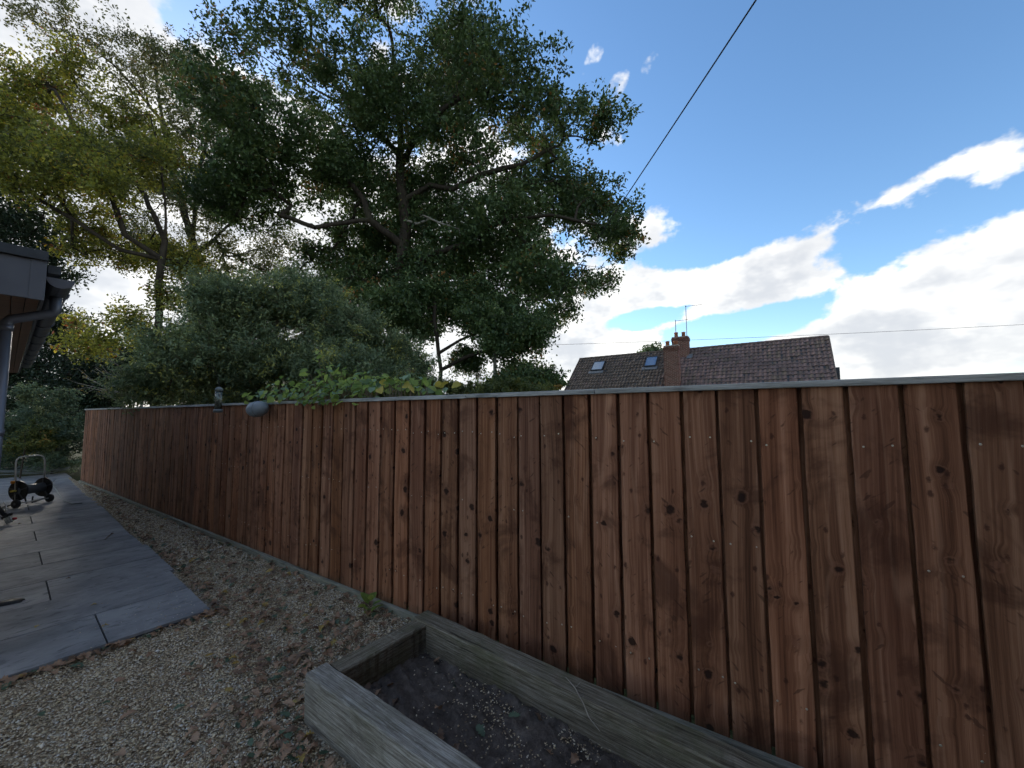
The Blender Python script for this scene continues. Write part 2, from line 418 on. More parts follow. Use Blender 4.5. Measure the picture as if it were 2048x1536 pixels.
def mat_gravel(name, dark):
    mt, t, b = material(name); c = t.coord()
    v1 = t.voro(c, 75.); v2 = t.voro(c, 130.)
    r1 = t.sep(v1['Color'])[0]
    base = t.ramp(r1, [(0, tuple(q * dark for q in (.26, .19, .12))), (.45, tuple(q * dark for q in (.44, .35, .235))), (.8, tuple(q * dark for q in (.54, .46, .34))), (1, tuple(q * dark for q in (.66, .60, .48)))])
    base = t.mix(t.mul(t.step(v1['Distance'], .4, .8), .8), base, (.12, .09, .06))
    lw = t.noise(c, 2.2, 5, .6, .4)
    base = t.mix(t.mul(t.step(lw, .5, .7), .4), base, (.13, .095, .06))
    h = t.add(t.math('SUBTRACT', 1., v1['Distance']), t.mul(t.math('SUBTRACT', 1., v2['Distance']), .4))
    setb(t, b, color=base, rough=.9, spec=.2, normal=t.bump(h, .9, .012))
    return mt
M['gravel'] = mat_gravel('gravel_bed', 1.0)
def mat_pebble():
    mt, t, b = material('pebble'); a = t.attr('tint')['Fac']
    c = t.ramp(a, [(0, (.26, .19, .125)), (.25, (.48, .38, .24)), (.5, (.70, .59, .40)), (.75, (.78, .69, .52)), (.93, (.76, .71, .62)), (1, (.84, .82, .78))])
    setb(t, b, color=c, rough=.85, spec=.25); return mt
M['pebble'] = mat_pebble()
def mat_soil():
    mt, t, b = material('soil'); c = t.coord()
    n = t.noise(c, 14, 7, .7); n2 = t.noise(c, 90, 4, .7); n3 = t.noise(c, 2.5, 3)
    base = t.ramp(n, [(.3, (.055, .046, .040)), (.52, (.12, .10, .086)), (.70, (.20, .17, .145))])
    base = t.mix(t.mul(t.step(n2, .62, .70), .6), base, (.17, .145, .12))
    base = t.hsv(base, .5, 1., t.lin(n3, .3, .7, .75, 1.25))
    setb(t, b, color=base, rough=.95, spec=.15, normal=t.bump(t.add(n, t.mul(n2, .5)), .9, .02)); return mt
M['soil'] = mat_soil()
def mat_ground():
    mt, t, b = material('rough_grass'); c = t.coord()
    n = t.noise(c, .8, 8, .65); n2 = t.noise(c, 18, 4, .7)
    base = t.ramp(t.add(t.mul(n, .6), t.mul(n2, .4)), [(.3, (.022, .030, .012)), (.6, (.05, .062, .022)), (.8, (.085, .085, .04))])
    setb(t, b, color=base, rough=.95, spec=.1, normal=t.bump(n2, .8, .05)); return mt
M['ground'] = mat_ground()
def mat_tile():
    mt, t, b = material('concrete_pantile'); a = t.attr('tint')['Fac']; c = t.coord()
    n = t.noise(c, 3., 6, .65); n2 = t.noise(c, 14., 5, .7)
    base = t.ramp(a, [(0, (.085, .066, .052)), (.45, (.15, .115, .09)), (.55, (.135, .096, .086)), (1, (.23, .155, .14))])
    base = t.mix(t.mul(t.step(n, .5, .72), .6), base, (.055, .05, .042))
    base = t.mix(t.mul(t.step(n2, .62, .72), .5), base, (.30, .27, .22))
    setb(t, b, color=base, rough=.85, spec=.25, normal=t.bump(n2, .4, .01)); return mt
M['tile'] = mat_tile()
def mat_brick():
    mt, t, b = material('red_brick'); a = t.attr('tint')['Fac']; c = t.coord()
    base = t.ramp(a, [(0, (.12, .05, .038)), (.5, (.20, .085, .065)), (1, (.28, .13, .10))])
    base = t.mix(t.mul(t.step(t.noise(c, 9., 5, .7), .55, .75), .35), base, (.10, .075, .06))
    setb(t, b, color=base, rough=.9, spec=.2); return mt
M['brick'] = mat_brick()
M['mortar'] = mat_plain('mortar', (.50, .46, .39), .95, 0, .2, 20.)
def mat_glass():
    mt, t, b = material('roof_glass')
    setb(t, b, color=(.20, .27, .36), rough=.08, metal=.55, spec=.8); return mt
M['glass'] = mat_glass()
def mat_soffit():
    mt, t, b = material('timber_soffit'); c = t.coord(); x, y, z = t.sep(c)
    g = t.noise(t.vm('MULTIPLY', c, (2, 60, 60)), 1., 4, .6)
    base = t.ramp(g, [(.3, (.15, .07, .035)), (.7, (.30, .16, .085))])
    setb(t, b, color=base, rough=.6); return mt
M['soffit'] = mat_soffit()
def mat_feeder():
    mt, t, b = material('clear_tube'); setb(t, b, color=(.42, .50, .44), rough=.25, trans=.9, spec=.5); return mt
M['clear'] = mat_feeder()

# foliage colours (tint 0..1)
M['oak_leaf'] = mat_leaf('oak_leaf', [(0, (0.045, 0.071, 0.028)), (.45, (0.077, 0.126, 0.047)), (.85, (0.127, 0.181, 0.062)), (.96, (0.194, 0.205, 0.062)), (1, (0.298, 0.164, 0.056))], .30)
M['brown_green_leaf'] = mat_leaf('brown_green_leaf', [(0, (0.070, 0.078, 0.035)), (.5, (0.125, 0.140, 0.056)), (.85, (0.187, 0.180, 0.070)), (1, (0.281, 0.187, 0.070))], .35)
M['yellow_leaf'] = mat_leaf('yellow_leaf', [(0, (.09, .105, .04)), (.35, (.185, .21, .058)), (.65, (.34, .355, .08)), (.88, (.48, .42, .09)), (1, (.25, .12, .055))], .5)
M['dark_leaf'] = mat_leaf('dark_evergreen_leaf', [(0, (0.018, 0.031, 0.018)), (.6, (0.037, 0.061, 0.031)), (1, (0.066, 0.092, 0.044))], .18)
M['shrub_leaf'] = mat_leaf('grey_green_leaf', [(0, (0.091, 0.130, 0.065)), (.5, (0.159, 0.211, 0.110)), (.9, (0.250, 0.302, 0.137)), (1, (0.436, 0.439, 0.122))], .30)
M['bush_leaf'] = mat_leaf('bush_leaf', [(0, (0.065, 0.100, 0.065)), (.6, (0.122, 0.179, 0.108)), (1, (0.243, 0.272, 0.129))], .3)
M['hedge_leaf'] = mat_leaf('hedge_leaf', [(0, (0.064, 0.089, 0.031)), (.5, (0.129, 0.157, 0.052)), (.85, (0.229, 0.243, 0.065)), (1, (0.400, 0.243, 0.078))], .38)
def mat_bigleaf(name, c1, c2, trans=.4):
    mt, t, b = material(name); c = t.coord(); rnd = t.rnd()
    x, y, z = t.sep(c)
    vein = t.step(t.math('ABSOLUTE', t.math('SINE', t.add(t.mul(x, 260), t.mul(t.math('ABSOLUTE', y), -210)))), .22, .0)
    cc = t.mix(t.lin(rnd, 0, 1, 0, 1), c1, c2)
    cc = t.mix(t.mul(t.step(t.noise(c, 40, 4), .5, .75), .3), cc, tuple(q * .5 for q in c1))
    cc = t.mix(t.mul(vein, .22), cc, tuple(min(1, q * 1.5) for q in c2))
    setb(t, b, color=cc, rough=.5, spec=.4)
    tr = t.new('ShaderNodeBsdfTranslucent'); t.put(tr.inputs[0], cc)
    mx = t.new('ShaderNodeMixShader'); mx.inputs[0].default_value = trans
    t.l.new(b.outputs[0], mx.inputs[1]); t.l.new(tr.outputs[0], mx.inputs[2])
    t.l.new(mx.outputs[0], mt.node_tree.nodes['Material Output'].inputs[0])
    return mt
M['hazel'] = mat_bigleaf('hazel_leaf', (.16, .26, .055), (.40, .50, .12), .5)
M['hazel_blue'] = mat_bigleaf('hazel_leaf_cool', (.15, .25, .13), (.30, .42, .26), .4)
M['hazel_yellow'] = mat_bigleaf('hazel_leaf_yellow', (.38, .34, .05), (.52, .42, .08))
M['litter_brown'] = mat_bigleaf('litter_brown', (.25, .14, .08), (.46, .31, .20), .15)
M['litter_dark'] = mat_bigleaf('litter_dark', (.13, .08, .05), (.25, .16, .10), .1)
M['litter_green'] = mat_bigleaf('litter_green', (.055, .095, .055), (.13, .19, .12), .2)
M['litter_yellow'] = mat_bigleaf('litter_yellow', (.40, .27, .07), (.52, .40, .14), .25)

# ------------------------------------------------------------------ the ground
def grid_mesh(name, nx, ny, fn):
    us, vs = np.meshgrid(np.linspace(0, 1, nx), np.linspace(0, 1, ny), indexing='ij')
    P = fn(us.ravel(), vs.ravel())
    i, j = np.meshgrid(np.arange(nx - 1), np.arange(ny - 1), indexing='ij'); k = (i * ny + j).ravel()
    F = np.stack([k, k + ny, k + ny + 1, k + 1], 1)
    me = bpy.data.meshes.new(name); me.from_pydata(P.tolist(), [], F.tolist()); me.update(); me.shade_smooth(); return me
mb = MB(); mb.raw([(-900, -900, -.06), (900, -900, -.06), (900, 900, -.06), (-900, 900, -.06)], [(0, 1, 2, 3)])
tag(mb.build('ground', M['ground']), 'rough grassy ground reaching beyond the garden fence', 'ground', kind='structure')
def gfn(u, v):
    s = -3 + 18.2 * u; o = 0.0 + 5.2 * v ** 1.4
    P = FB[None] + FD[None] * s[:, None] + FN[None] * o[:, None]
    P[:, 2] = gravel_z(P) - .012 + .007 * np.sin(s * 7.1 + o * 3) * np.sin(o * 9 - s * 2.3) + .006 * np.sin(s * 17 + 2) * np.sin(o * 13)
    uu, vv = uv_of(P); inside = (uu > .05) & (vv > .05)
    P[:, 2] = np.where(inside, -.03, P[:, 2])
    return P
tag(link('gravel', grid_mesh('gravel', 240, 80, gfn), M['gravel']), 'tan and grey gravel path between paving and fence', 'gravel', kind='structure')

# ------------------------------------------------------------------ fence
fence = empty('fence', tuple(fen(6, 0)), 'long brown stained timber fence of vertical boards with grey capping rail', 'fence')
finv = Matrix.Translation(Vector(fen(6, 0))).inverted()
def board_mesh(seed, wd, th, h):
    r = np.random.default_rng(seed); n = 15; vs = []; fs = []
    for i in range(n):
        z = h * i / (n - 1)
        wl = -wd / 2 + r.normal(0, .0011); wr = wd / 2 + r.normal(0, .0011); bow = .0018 * math.sin(i * .55 + seed); c = .0028
        y0 = bow
        prof = [(wl, y0), (wl, y0 + th - c), (wl + c, y0 + th), (wr - c, y0 + th), (wr, y0 + th - c), (wr, y0)]
        # slight cupping of the face
        vs += [(x, y, z) for x, y in prof]
    for i in range(n - 1):
        for k in range(6):
            fs.append((i * 6 + k, i * 6 + (k + 1) % 6, (i + 1) * 6 + (k + 1) % 6, (i + 1) * 6 + k))
    fs += [tuple(range(6))[::-1], tuple((n - 1) * 6 + k for k in range(6))]
    me = bpy.data.meshes.new('board'); me.from_pydata(vs, [], fs); me.update(); me.materials.append(M['board']); return me
ZB, ZT = .10, 1.775
bm_front = [board_mesh(i, .146 + .0018 * i, .021, ZT - ZB + .012) for i in range(6)]
bm_back = [board_mesh(20 + i, .160, .019, ZT - ZB) for i in range(3)]
rotz = math.atan2(-FD[1], -FD[0])        # local x runs along -FD, local y = towards FN?
MX = Matrix((( -FD[0], FN[0], 0), (-FD[1], FN[1], 0), (0, 0, 1)))
rotE = MX.to_euler() if MX.determinant() > 0 else None
if rotE is None:                          # keep a right-handed frame: x along FD
    MX = Matrix(((FD[0], FN[0], 0), (FD[1], FN[1], 0), (0, 0, 1))); rotE = MX.to_euler()
MX = Matrix(((FD[0], FN[0], 0), (FD[1], FN[1], 0), (0, 0, 1))) if Matrix(((FD[0], FN[0], 0), (FD[1], FN[1], 0), (0, 0, 1))).determinant() > 0 else MX
rotE = MX.to_euler()
gaps = [7.017, 6.85, 6.688, 6.54, 6.354, 6.164, 5.993, 5.836, 5.637, 5.478, 5.306, 5.134, 4.942, 4.772, 4.597, 4.415, 4.234, 4.057, 3.875, 3.69,
        3.508, 3.334, 3.147, 2.972, 2.788, 2.611, 2.422, 2.243, 2.07, 1.893, 1.717, 1.54, 1.365, 1.193, 1.023, .851, .672, .501, .329, .158, -.01,
        -.179, -.352, -.525, -.694, -.858]
while gaps[-1] > -2.2: gaps.append(gaps[-1] - .1715)
while gaps[0] < 13.72: gaps.insert(0, gaps[0] + .173 + random.uniform(-.012, .012))
fo = fen(6, 0)
for i in range(len(gaps) - 1):
    mid = (gaps[i] + gaps[i + 1]) / 2; wid = gaps[i] - gaps[i + 1]
    me = min(bm_front, key=lambda q: abs(q.vertices[3].co.x * 2 - (wid - .0215 + random.uniform(-.003, .003))))
    o = link('board', me, None, fence); p = fen(mid, random.uniform(-.003, .003), ZB - .006) - fo
    o.location = p; o.rotation_euler = rotE; o.rotation_euler.rotate_axis('Y', random.gauss(0, .0012)); o.rotation_euler.rotate_axis('Z', random.gauss(0, .012))
    if random.random() < .5: o.scale = (-1, 1, 1)
    o = link('back_board', random.choice(bm_back), None, fence); p = fen(gaps[i], -.050 + random.uniform(-.003, .003), ZB + .003) - fo
    o.location = p; o.rotation_euler = rotE
AX = (tuple(FD), tuple(FN), (0, 0, 1))
def along_fence(name, mat, s0, s1, off, z, th, ht, parent=fence, bevel=.004):
    mb = MB(); L = s0 - s1; n = max(2, int(L / .3)); 
    vs = []
    for i in range(n + 1):
        x = -L / 2 + L * i / n; j = random.gauss(0, .0012)
        vs += [(x, -th / 2, -ht / 2 + j), (x, th / 2, -ht / 2 + j), (x, th / 2 + j, ht / 2), (x, -th / 2, ht / 2)]
    fs = [(i * 4 + k, i * 4 + (k + 1) % 4, i * 4 + 4 + (k + 1) % 4, i * 4 + 4 + k) for i in range(n) for k in range(4)] + [(3, 2, 1, 0), tuple(n * 4 + k for k in range(4))]
    mb.raw(vs, fs); o = mb.build(name, mat, parent, bevel=bevel)
    o.location = fen((s0 + s1) / 2, off, z) - (fo if parent is fence else 0); o.rotation_euler = rotE
    return o
s = 13.8
for L in (2.4, 2.4, 2.4, 2.4, 2.4, 1.0, 2.9):
    along_fence('capping_rail', M['cap'], s, s - L + .003, -.018, ZT + .016 + random.uniform(-.0015, .0015), .125, .030)
    along_fence('gravel_board', M['gravel_board'], s, s - L + .003, .036 + random.uniform(-.003, .003), .028, .035, .145)
    s -= L
for z in (.35, .95, 1.5): along_fence('rail', M['board'], 13.7, -2.2, -.075, z, .04, .08)
for k in range(9):
    mb = MB(); mb.box(fen(13.7 - k * 1.98, -.15, .85) - fo, (.09, .09, 1.8), AX); mb.build('post', M['board'], fence)
mb = MB(); mb.box(fen(13.80, -.03, .93) - fo, (.03, .10, 1.72), AX); mb.build('end_post', M['board'], fence)
mb = MB()
for i in range(len(gaps) - 1):
    if gaps[i] > 6.5: continue
    for z in (.36, 1.02, 1.52):
        for q in (.032, -.032):
            if random.random() < .3: continue
            mid = (gaps[i] + gaps[i + 1]) / 2 + (1 if q > 0 else -1) * .052 + random.uniform(-.008, .008)
            mb.lathe(fen(mid, .0195, z + random.uniform(-.012, .012) + .01 * math.sin(i * 1.3)) - fo, FN, [(0, .0048), (.0018, .0048), (.0026, .0034)], 6)
tag(mb.build('screw_heads', M['screw'], fence), kind='stuff')

# ------------------------------------------------------------------ paving
paving = empty('paving', tuple(pav(0, 0)), None, None); tag(paving, 'dark grey porcelain paving slabs laid in staggered rows', 'paving', kind='structure')
P0 = pav(0, 0); PAX = (tuple(E2), tuple(E1), (0, 0, 1))
prot = Matrix(((E2[0], -E1[0], 0), (E2[1], -E1[1], 0), (0, 0, 1))).to_euler() if Matrix(((E2[0], -E1[0], 0), (E2[1], -E1[1], 0), (0, 0, 1))).determinant() > 0 else Matrix(((E2[0], E1[0], 0), (E2[1], E1[1], 0), (0, 0, 1))).to_euler()
ROW = .667
for r_ in range(19):
    u_0, u_1 = r_ * ROW, r_ * ROW + ROW - .007
    edge = -.02 + (.035 if 10 <= r_ <= 11 else 0) + random.uniform(-.012, .012) - (.05 if r_ in (2, 3, 10) else 0)
    j = .583 if r_ == 0 else (.787 if r_ % 2 == 0 else 1.31)
    cuts = [edge, j, j + 1.31, j + 2.62]
    for a_, b_ in zip(cuts[:-1], cuts[1:]):
        if r_ > 0 and a_ > 2.0: continue
        mb = MB(); mb.box((0, 0, 0), (b_ - a_ - .009, u_1 - u_0 - .002, .034))
        o = mb.build('slab', M['slab'], paving, bevel=.0025)
        o.location = pav((u_0 + u_1) / 2, (a_ + b_) / 2, .014 + random.uniform(-.0012, .0012)) - P0; o.rotation_euler = prot
mb = MB(); mb.box(pav(6.33, 1.2, -.004) - P0, (2.3, 12.66, .03), PAX); mb.build('bedding', M['roof_edge'], paving)

# ------------------------------------------------------------------ raised bed
bed = empty('raised_bed', tuple(fen(1, .6)), 'raised bed of weathered railway sleepers against the fence foot', 'raised bed')
b0 = fen(1, .6)
def sleeper(p0, p1, wd, z0, z1, mat, seed):
    """p0,p1 plan endpoints of the centre line"""
    p0 = np.array(p0); p1 = np.array(p1); d = p1 - p0; L = np.linalg.norm(d); d /= L
    nx = 40; r = np.random.default_rng(seed); H = z1 - z0
    vs = []
    ph = r.uniform(0, 6, 4)
    for i in range(nx + 1):
        x = -L / 2 + L * i / nx; e = .0015 * math.sin(i * 1.7 + ph[0]) + r.normal(0, .0009)
        c = .006 + abs(r.normal(0, .002)); a, hh = wd / 2, H / 2
        vs += [(x, -a + e, -hh), (x, a + e, -hh), (x, a + e, hh - c), (x, a + e - c, hh + r.normal(0, .0012)), (x, -a + e + c, hh + r.normal(0, .0012)), (x, -a + e, hh - c)]
    fs = [(i * 6 + k, i * 6 + (k + 1) % 6, i * 6 + 6 + (k + 1) % 6, i * 6 + 6 + k) for i in range(nx) for k in range(6)] + [tuple(range(6))[::-1], tuple(nx * 6 + k for k in range(6))]
    mb = MB(); mb.raw(vs, fs); o = mb.build('sleeper', mat, bed)
    c = (p0 + p1) / 2; o.location = np.array([c[0], c[1], (z0 + z1) / 2]) - b0; o.rotation_euler = (0, 0, math.atan2(d[1], d[0]))
    return o
def f2(s, o): return fen(s, o)[:2]
sleeper(f2(2.062, .217), f2(-1.4, .437), .132, .03, .252, M['sleeper_dark'], 1)
sleeper(f2(1.998, .287), f2(2.045, .882), .125, .02, .240, M['sleeper_dark'], 2)
sleeper(f2(2.122, .946), f2(-1.4, 1.06), .122, -.01, .250, M['sleeper'], 3)
def sfn(u, v):
    s = 1.96 - 3.2 * u; o = .27 + (.66) * v
    o = o + (1 - u) * 0
    P = FB[None] + FD[None] * s[:, None] + FN[None] * o[:, None]
    r = np.random.default_rng(3)
    P[:, 2] = .075 + .012 * np.sin(s * 5 + o * 7) + .009 * np.sin(s * 13 + 1) * np.sin(o * 17) + r.normal(0, .0055, len(s)) + .022 * np.sin(s * 31 + o * 23) * np.sin(o * 41 - s * 11) * .5
    return P
tag(link('soil', grid_mesh('soil', 220, 60, sfn), M['soil']), 'dark bare soil filling the raised bed', 'soil', kind='structure')

# ------------------------------------------------------------------ pebbles
OCT = np.array([(1, 0, 0), (0, 1, 0), (-1, 0, 0), (0, -1, 0), (0, 0, .75), (0, 0, -.6)])
OF = [(0, 1, 4), (1, 2, 4), (2, 3, 4), (3, 0, 4), (1, 0, 5), (2, 1, 5), (3, 2, 5), (0, 3, 5)]
def pebbles(name, P, size, label, cat, tbias=0.):
    N = len(P); V = np.repeat(OCT[None], N, 0) * (1 + rng.normal(0, .22, (N, 6, 1)))
    V *= (size[:, None, None] * np.stack([rng.uniform(.7, 1.3, N), rng.uniform(.6, 1., N), rng.uniform(.45, .8, N)], 1)[:, None])
    a = rng.uniform(0, 2 * math.pi, N); b = rng.normal(0, .35, N)
    ca, sa, cb, sb = np.cos(a), np.sin(a), np.cos(b), np.sin(b)
    x, y, z = V[..., 0], V[..., 1], V[..., 2]
    y, z = y * cb[:, None] - z * sb[:, None], y * sb[:, None] + z * cb[:, None]
    x, y = x * ca[:, None] - y * sa[:, None], x * sa[:, None] + y * ca[:, None]
    V = np.stack([x, y, z], -1) + P[:, None]
    me = quads_mesh(name, V, 6, np.clip(rng.uniform(0, 1, N) ** 1.1 + tbias, 0, 1), OF, True)
    return tag(link(name, me, M['pebble']), label, cat, kind='stuff')
def visible(P, margin=60):
    d = P - CAM; zz = d @ fw; px = 1024 + FPX * (d @ rt) / zz; py = 768 - FPX * (d @ up) / zz
    return (zz > .2) & (px > -margin) & (px < 2048 + margin) & (py < 1536 + margin * 3)
def on_gravel(P, pad=.0):
    u, v = uv_of(P); s, o = so_of(P)
    pv = (u > -pad) & (v > -.03 - pad)
    bd = (s < 2.13 + pad) & (o > .13) & (o < 1.05 + pad)
    return ~pv & ~bd & (o > .056)
pts = []; szs = []
for n_, s0, s1, smin, smax in ((190000, -.6, 5.2, .0038, .0080), (60000, 5.2, 9.5, .007, .012), (26000, 9.5, 13.8, .010, .016)):
    S = rng.uniform(s0, s1, n_); O = rng.uniform(.055, 3.2, n_)
    P = FB[None] + FD[None] * S[:, None] + FN[None] * O[:, None]; P[:, 2] = gravel_z(P) - .003 + rng.uniform(-.003, .004, n_)
    k = on_gravel(P) & visible(P); pts.append(P[k]); szs.append(rng.uniform(smin, smax, k.sum()))
# a few strays kicked up on to the corner of the paving
n_ = 170; uu = np.abs(rng.normal(.45, .5, n_)); vv = np.abs(rng.normal(.0, .28, n_)) + .01
P = PA[None] + E1[None] * uu[:, None] + E2[None] * vv[:, None]; P[:, 2] = .0335; pts.append(P); szs.append(rng.uniform(.002, .0055, n_))
P = np.concatenate(pts); Sz = np.concatenate(szs); Sz = Sz * np.where(rng.uniform(0, 1, len(Sz)) < .05, rng.uniform(1.4, 2.1, len(Sz)), 1.) * rng.uniform(.8, 1.15, len(Sz)); print('pebbles', len(P))
pebbles('gravel_stones', P, Sz, 'loose gravel stones covering the path along the fence', 'gravel')
# stones on the soil
def pix_ground(cx, cy, sx_, sy_, n, z):
    px = rng.normal(cx, sx_, n); py = rng.normal(cy, sy_, n)
    return np.array([onz(a, b, z) for a, b in zip(px, py)])
P = np.concatenate([pix_ground(1060, 1410, 60, 35, 500, .08), pix_ground(1000, 1350, 50, 40, 260, .08), pix_ground(870, 1300, 40, 15, 120, .08),
                    pix_ground(1130, 1480, 80, 40, 700, .08), pix_ground(930, 1420, 100, 60, 260, .08)])
s_, o_ = so_of(P); k = (s_ < 1.93) & (o_ > .30) & (o_ < .87); P = P[k]
pebbles('soil_stones', P, rng.uniform(.003, .0075, len(P)), 'pale gravel stones scattered over the dark soil', 'gravel', -.12)

# ------------------------------------------------------------------ fallen leaves
def oak_leaf(curl, seed, L=.075):
    r = np.random.default_rng(seed)
    st = [(0, .03), (.10, .10), (.2, .26), (.3, .17), (.42, .36), (.53, .22), (.66, .38), (.76, .22), (.88, .25), (1., .04)]
    vs = []; fs = []
    for i, (t, wv) in enumerate(st):
        bend = curl * ((t - .5) ** 2 - .25) * -1.0
        for sgn in (-1, 0, 1):
            wj = wv * (1 + r.normal(0, .12)) * sgn
            zc = abs(wj) ** 1.3 * curl * 1.2 * (1 if r.random() > .25 else .2)
            vs.append((L * (t - .5) + (.05 * L if sgn else 0), L * wj * .9, L * (bend + zc + r.normal(0, .015))))
    for i in range(len(st) - 1):
        a = i * 3; fs += [(a, a + 3, a + 4, a + 1), (a + 1, a + 4, a + 5, a + 2)]
    me = bpy.data.meshes.new('leaf'); me.from_pydata(vs, [], fs); me.update(); me.shade_smooth(); return me
kinds = []
for nm, mat, lab in (('brown', 'litter_brown', 'curled brown oak leaf fallen among others on the gravel'),
                     ('dark', 'litter_dark', 'dark wet-looking oak leaf fallen among others on the gravel'),
                     ('green', 'litter_green', 'dull green oak leaf fallen among brown ones on the gravel'),
                     ('yellow', 'litter_yellow', 'yellow leaf fallen among brown ones on the gravel')):
    ms = []
    for q in range(4):
        me = oak_leaf(.12 + .2 * q if nm != 'green' else .08 + .10 * q, hash(nm) % 97 + q if False else len(nm) * 10 + q); me.materials.append(M[mat]); ms.append(me)
    kinds.append((ms, lab, nm))
def leaf_spots():
    C_ = [(600, 1440, 55, 60, 110), (560, 1500, 70, 40, 70), (640, 1240, 60, 30, 70), (570, 1270, 70, 45, 90), (480, 1215, 50, 30, 70), (560, 1180, 60, 25, 60),
          (700, 1280, 60, 25, 60), (660, 1325, 40, 18, 40), (420, 1330, 110, 60, 45), (300, 1420, 160, 60, 22), (520, 1350, 50, 50, 70), (330, 1060, 60, 40, 220), (420, 1110, 60, 40, 170),
          (230, 1000, 30, 18, 160), (500, 1150, 70, 35, 90), (400, 1170, 25, 30, 60), (760, 1230, 25, 12, 16)]
    out = []
    for cx, cy, sx_, sy_, n in C_: out.append(pix_ground(cx, cy, sx_ * 1.15, sy_ * 1.15, int(n * .85), .02))
    # drifts along the paving edges
    for n, f in ((110, lambda k: pav(-.03 - abs(rng.normal(0, .045)), rng.uniform(-.1, 1.15))), (200, lambda k: pav(rng.uniform(-.1, 11), -.05 - abs(rng.normal(0, .07)))),
                 (90, lambda k: fen(rng.uniform(2.2, 13), .06 + abs(rng.normal(0, .05)))), (60, lambda k: fen(rng.uniform(1.4, 2.1), 1.03 + abs(rng.normal(0, .05))))):
        out.append(np.array([f(k) for k in range(n)]))
    return np.concatenate(out)
P = leaf_spots(); P = P[on_gravel(P, .012) & visible(P, 10)]
dist = np.linalg.norm(P - CAM, axis=1); P = P[np.argsort(dist)]
print('leaves', len(P))
def leaf_kind():
    q = random.random(); return 0 if q < .60 else 1 if q < .82 else 2 if q < .965 else 3
rest = {0: [], 1: [], 2: [], 3: []}
for i, p in enumerate(P):
    k = leaf_kind(); ms, lab, nm = kinds[k]; p = p.copy(); p[2] = gravel_z(p) + .012 + random.uniform(0, .008)
    rot = (random.gauss(0, .22), random.gauss(0, .22), random.uniform(0, 6.28)); sc = random.uniform(.5, .92)
    if i < 290:
        o = link('fallen_leaf', random.choice(ms)); o.location = p; o.rotation_euler = rot; o.scale = (sc,) * 3
        uu, vv = uv_of(p); ss, of = so_of(p); big = 'large' if sc > .77 else 'small' if sc < .62 else 'middling'
        zone = 'against the front edge of the paving' if -.16 < uu < .02 and vv > -.1 else 'against the long edge of the paving' if -.2 < vv < 0 else \
               'beside the near sleeper' if ss < 2.15 and of < 1.4 else 'on gravel past the bed corner' if ss < 2.9 and of < 1.2 else 'at the foot of the fence' if of < .22 else 'on the open gravel in front of the paving' if uu < 0 else 'along the middle of the gravel path'
        hue = dict(brown='curled brown', dark='dark brown', green='dull green', yellow='yellow')[nm]
        tag(o, big + ' ' + hue + ' oak leaf fallen ' + zone, 'leaf', big + ' ' + hue + ' leaves ' + zone)
    else: rest[k].append((p, rot, sc * 1.05, random.choice(ms)))
for k in rest:
    if not rest[k]: continue
    mb = MB()
    for p, rot, sc, me in rest[k]:
        mx = Matrix.Translation(Vector(p)) @ Matrix.Rotation(rot[2], 4, 'Z') @ Matrix.Rotation(rot[0], 4, 'X') @ Matrix.Rotation(rot[1], 4, 'Y') @ Matrix.Scale(sc, 4)
        mb.raw([mx @ v.co for v in me.vertices], [tuple(f.vertices) for f in me.polygons])
    tag(mb.build('leaf_litter', kinds[k][0][0].materials[0], smooth=True), ('brown', 'dark', 'dull green', 'yellow')[k] + ' leaf litter further along the gravel path', 'leaf litter', kind='stuff')
# a few on the soil and the paving
for i, (px, py, k) in enumerate([(758, 1383, 0), (782, 1370, 0), (790, 1404, 1), (875, 1418, 0), (872, 1320, 0), (905, 1368, 2), (880, 1470, 1), (962, 1463, 2), (1100, 1510, 0), (1075, 1440, 1), (1030, 1430, 2), (735, 1375, 1), (1150, 1520, 0), (910, 1500, 1)]):
    o = link('fallen_leaf', random.choice(kinds[k][0])); o.location = onz(px, py, .09); o.rotation_euler = (random.gauss(0, .4), random.gauss(0, .4), random.uniform(0, 6)); o.scale = (.85,) * 3
    tag(o, ('brown dry', 'dark shrivelled', 'pale green')[k] + ' leaf lying on the soil in the raised bed', 'leaf', ('brown', 'dark', 'green')[k] + ' leaves on the bed soil')
for i, (px, py, k) in enumerate([(187, 1210, 3), (135, 1158, 1), (75, 1252, 3), (40, 1048, 1), (18, 1087, 1), (6, 1119, 1), (225, 1068, 1), (210, 1252, 3)]):
    o = link('fallen_leaf', random.choice(kinds[k][0])); o.location = onz(px, py, .036); o.rotation_euler = (0, 0, random.uniform(0, 6)); o.scale = (.55,) * 3
    tag(o, ('small dark leaf lying on the grey paving' if k == 1 else 'small pale yellow leaf lying on the grey paving'), 'leaf', ('dark' if k == 1 else 'pale') + ' leaves on the paving')

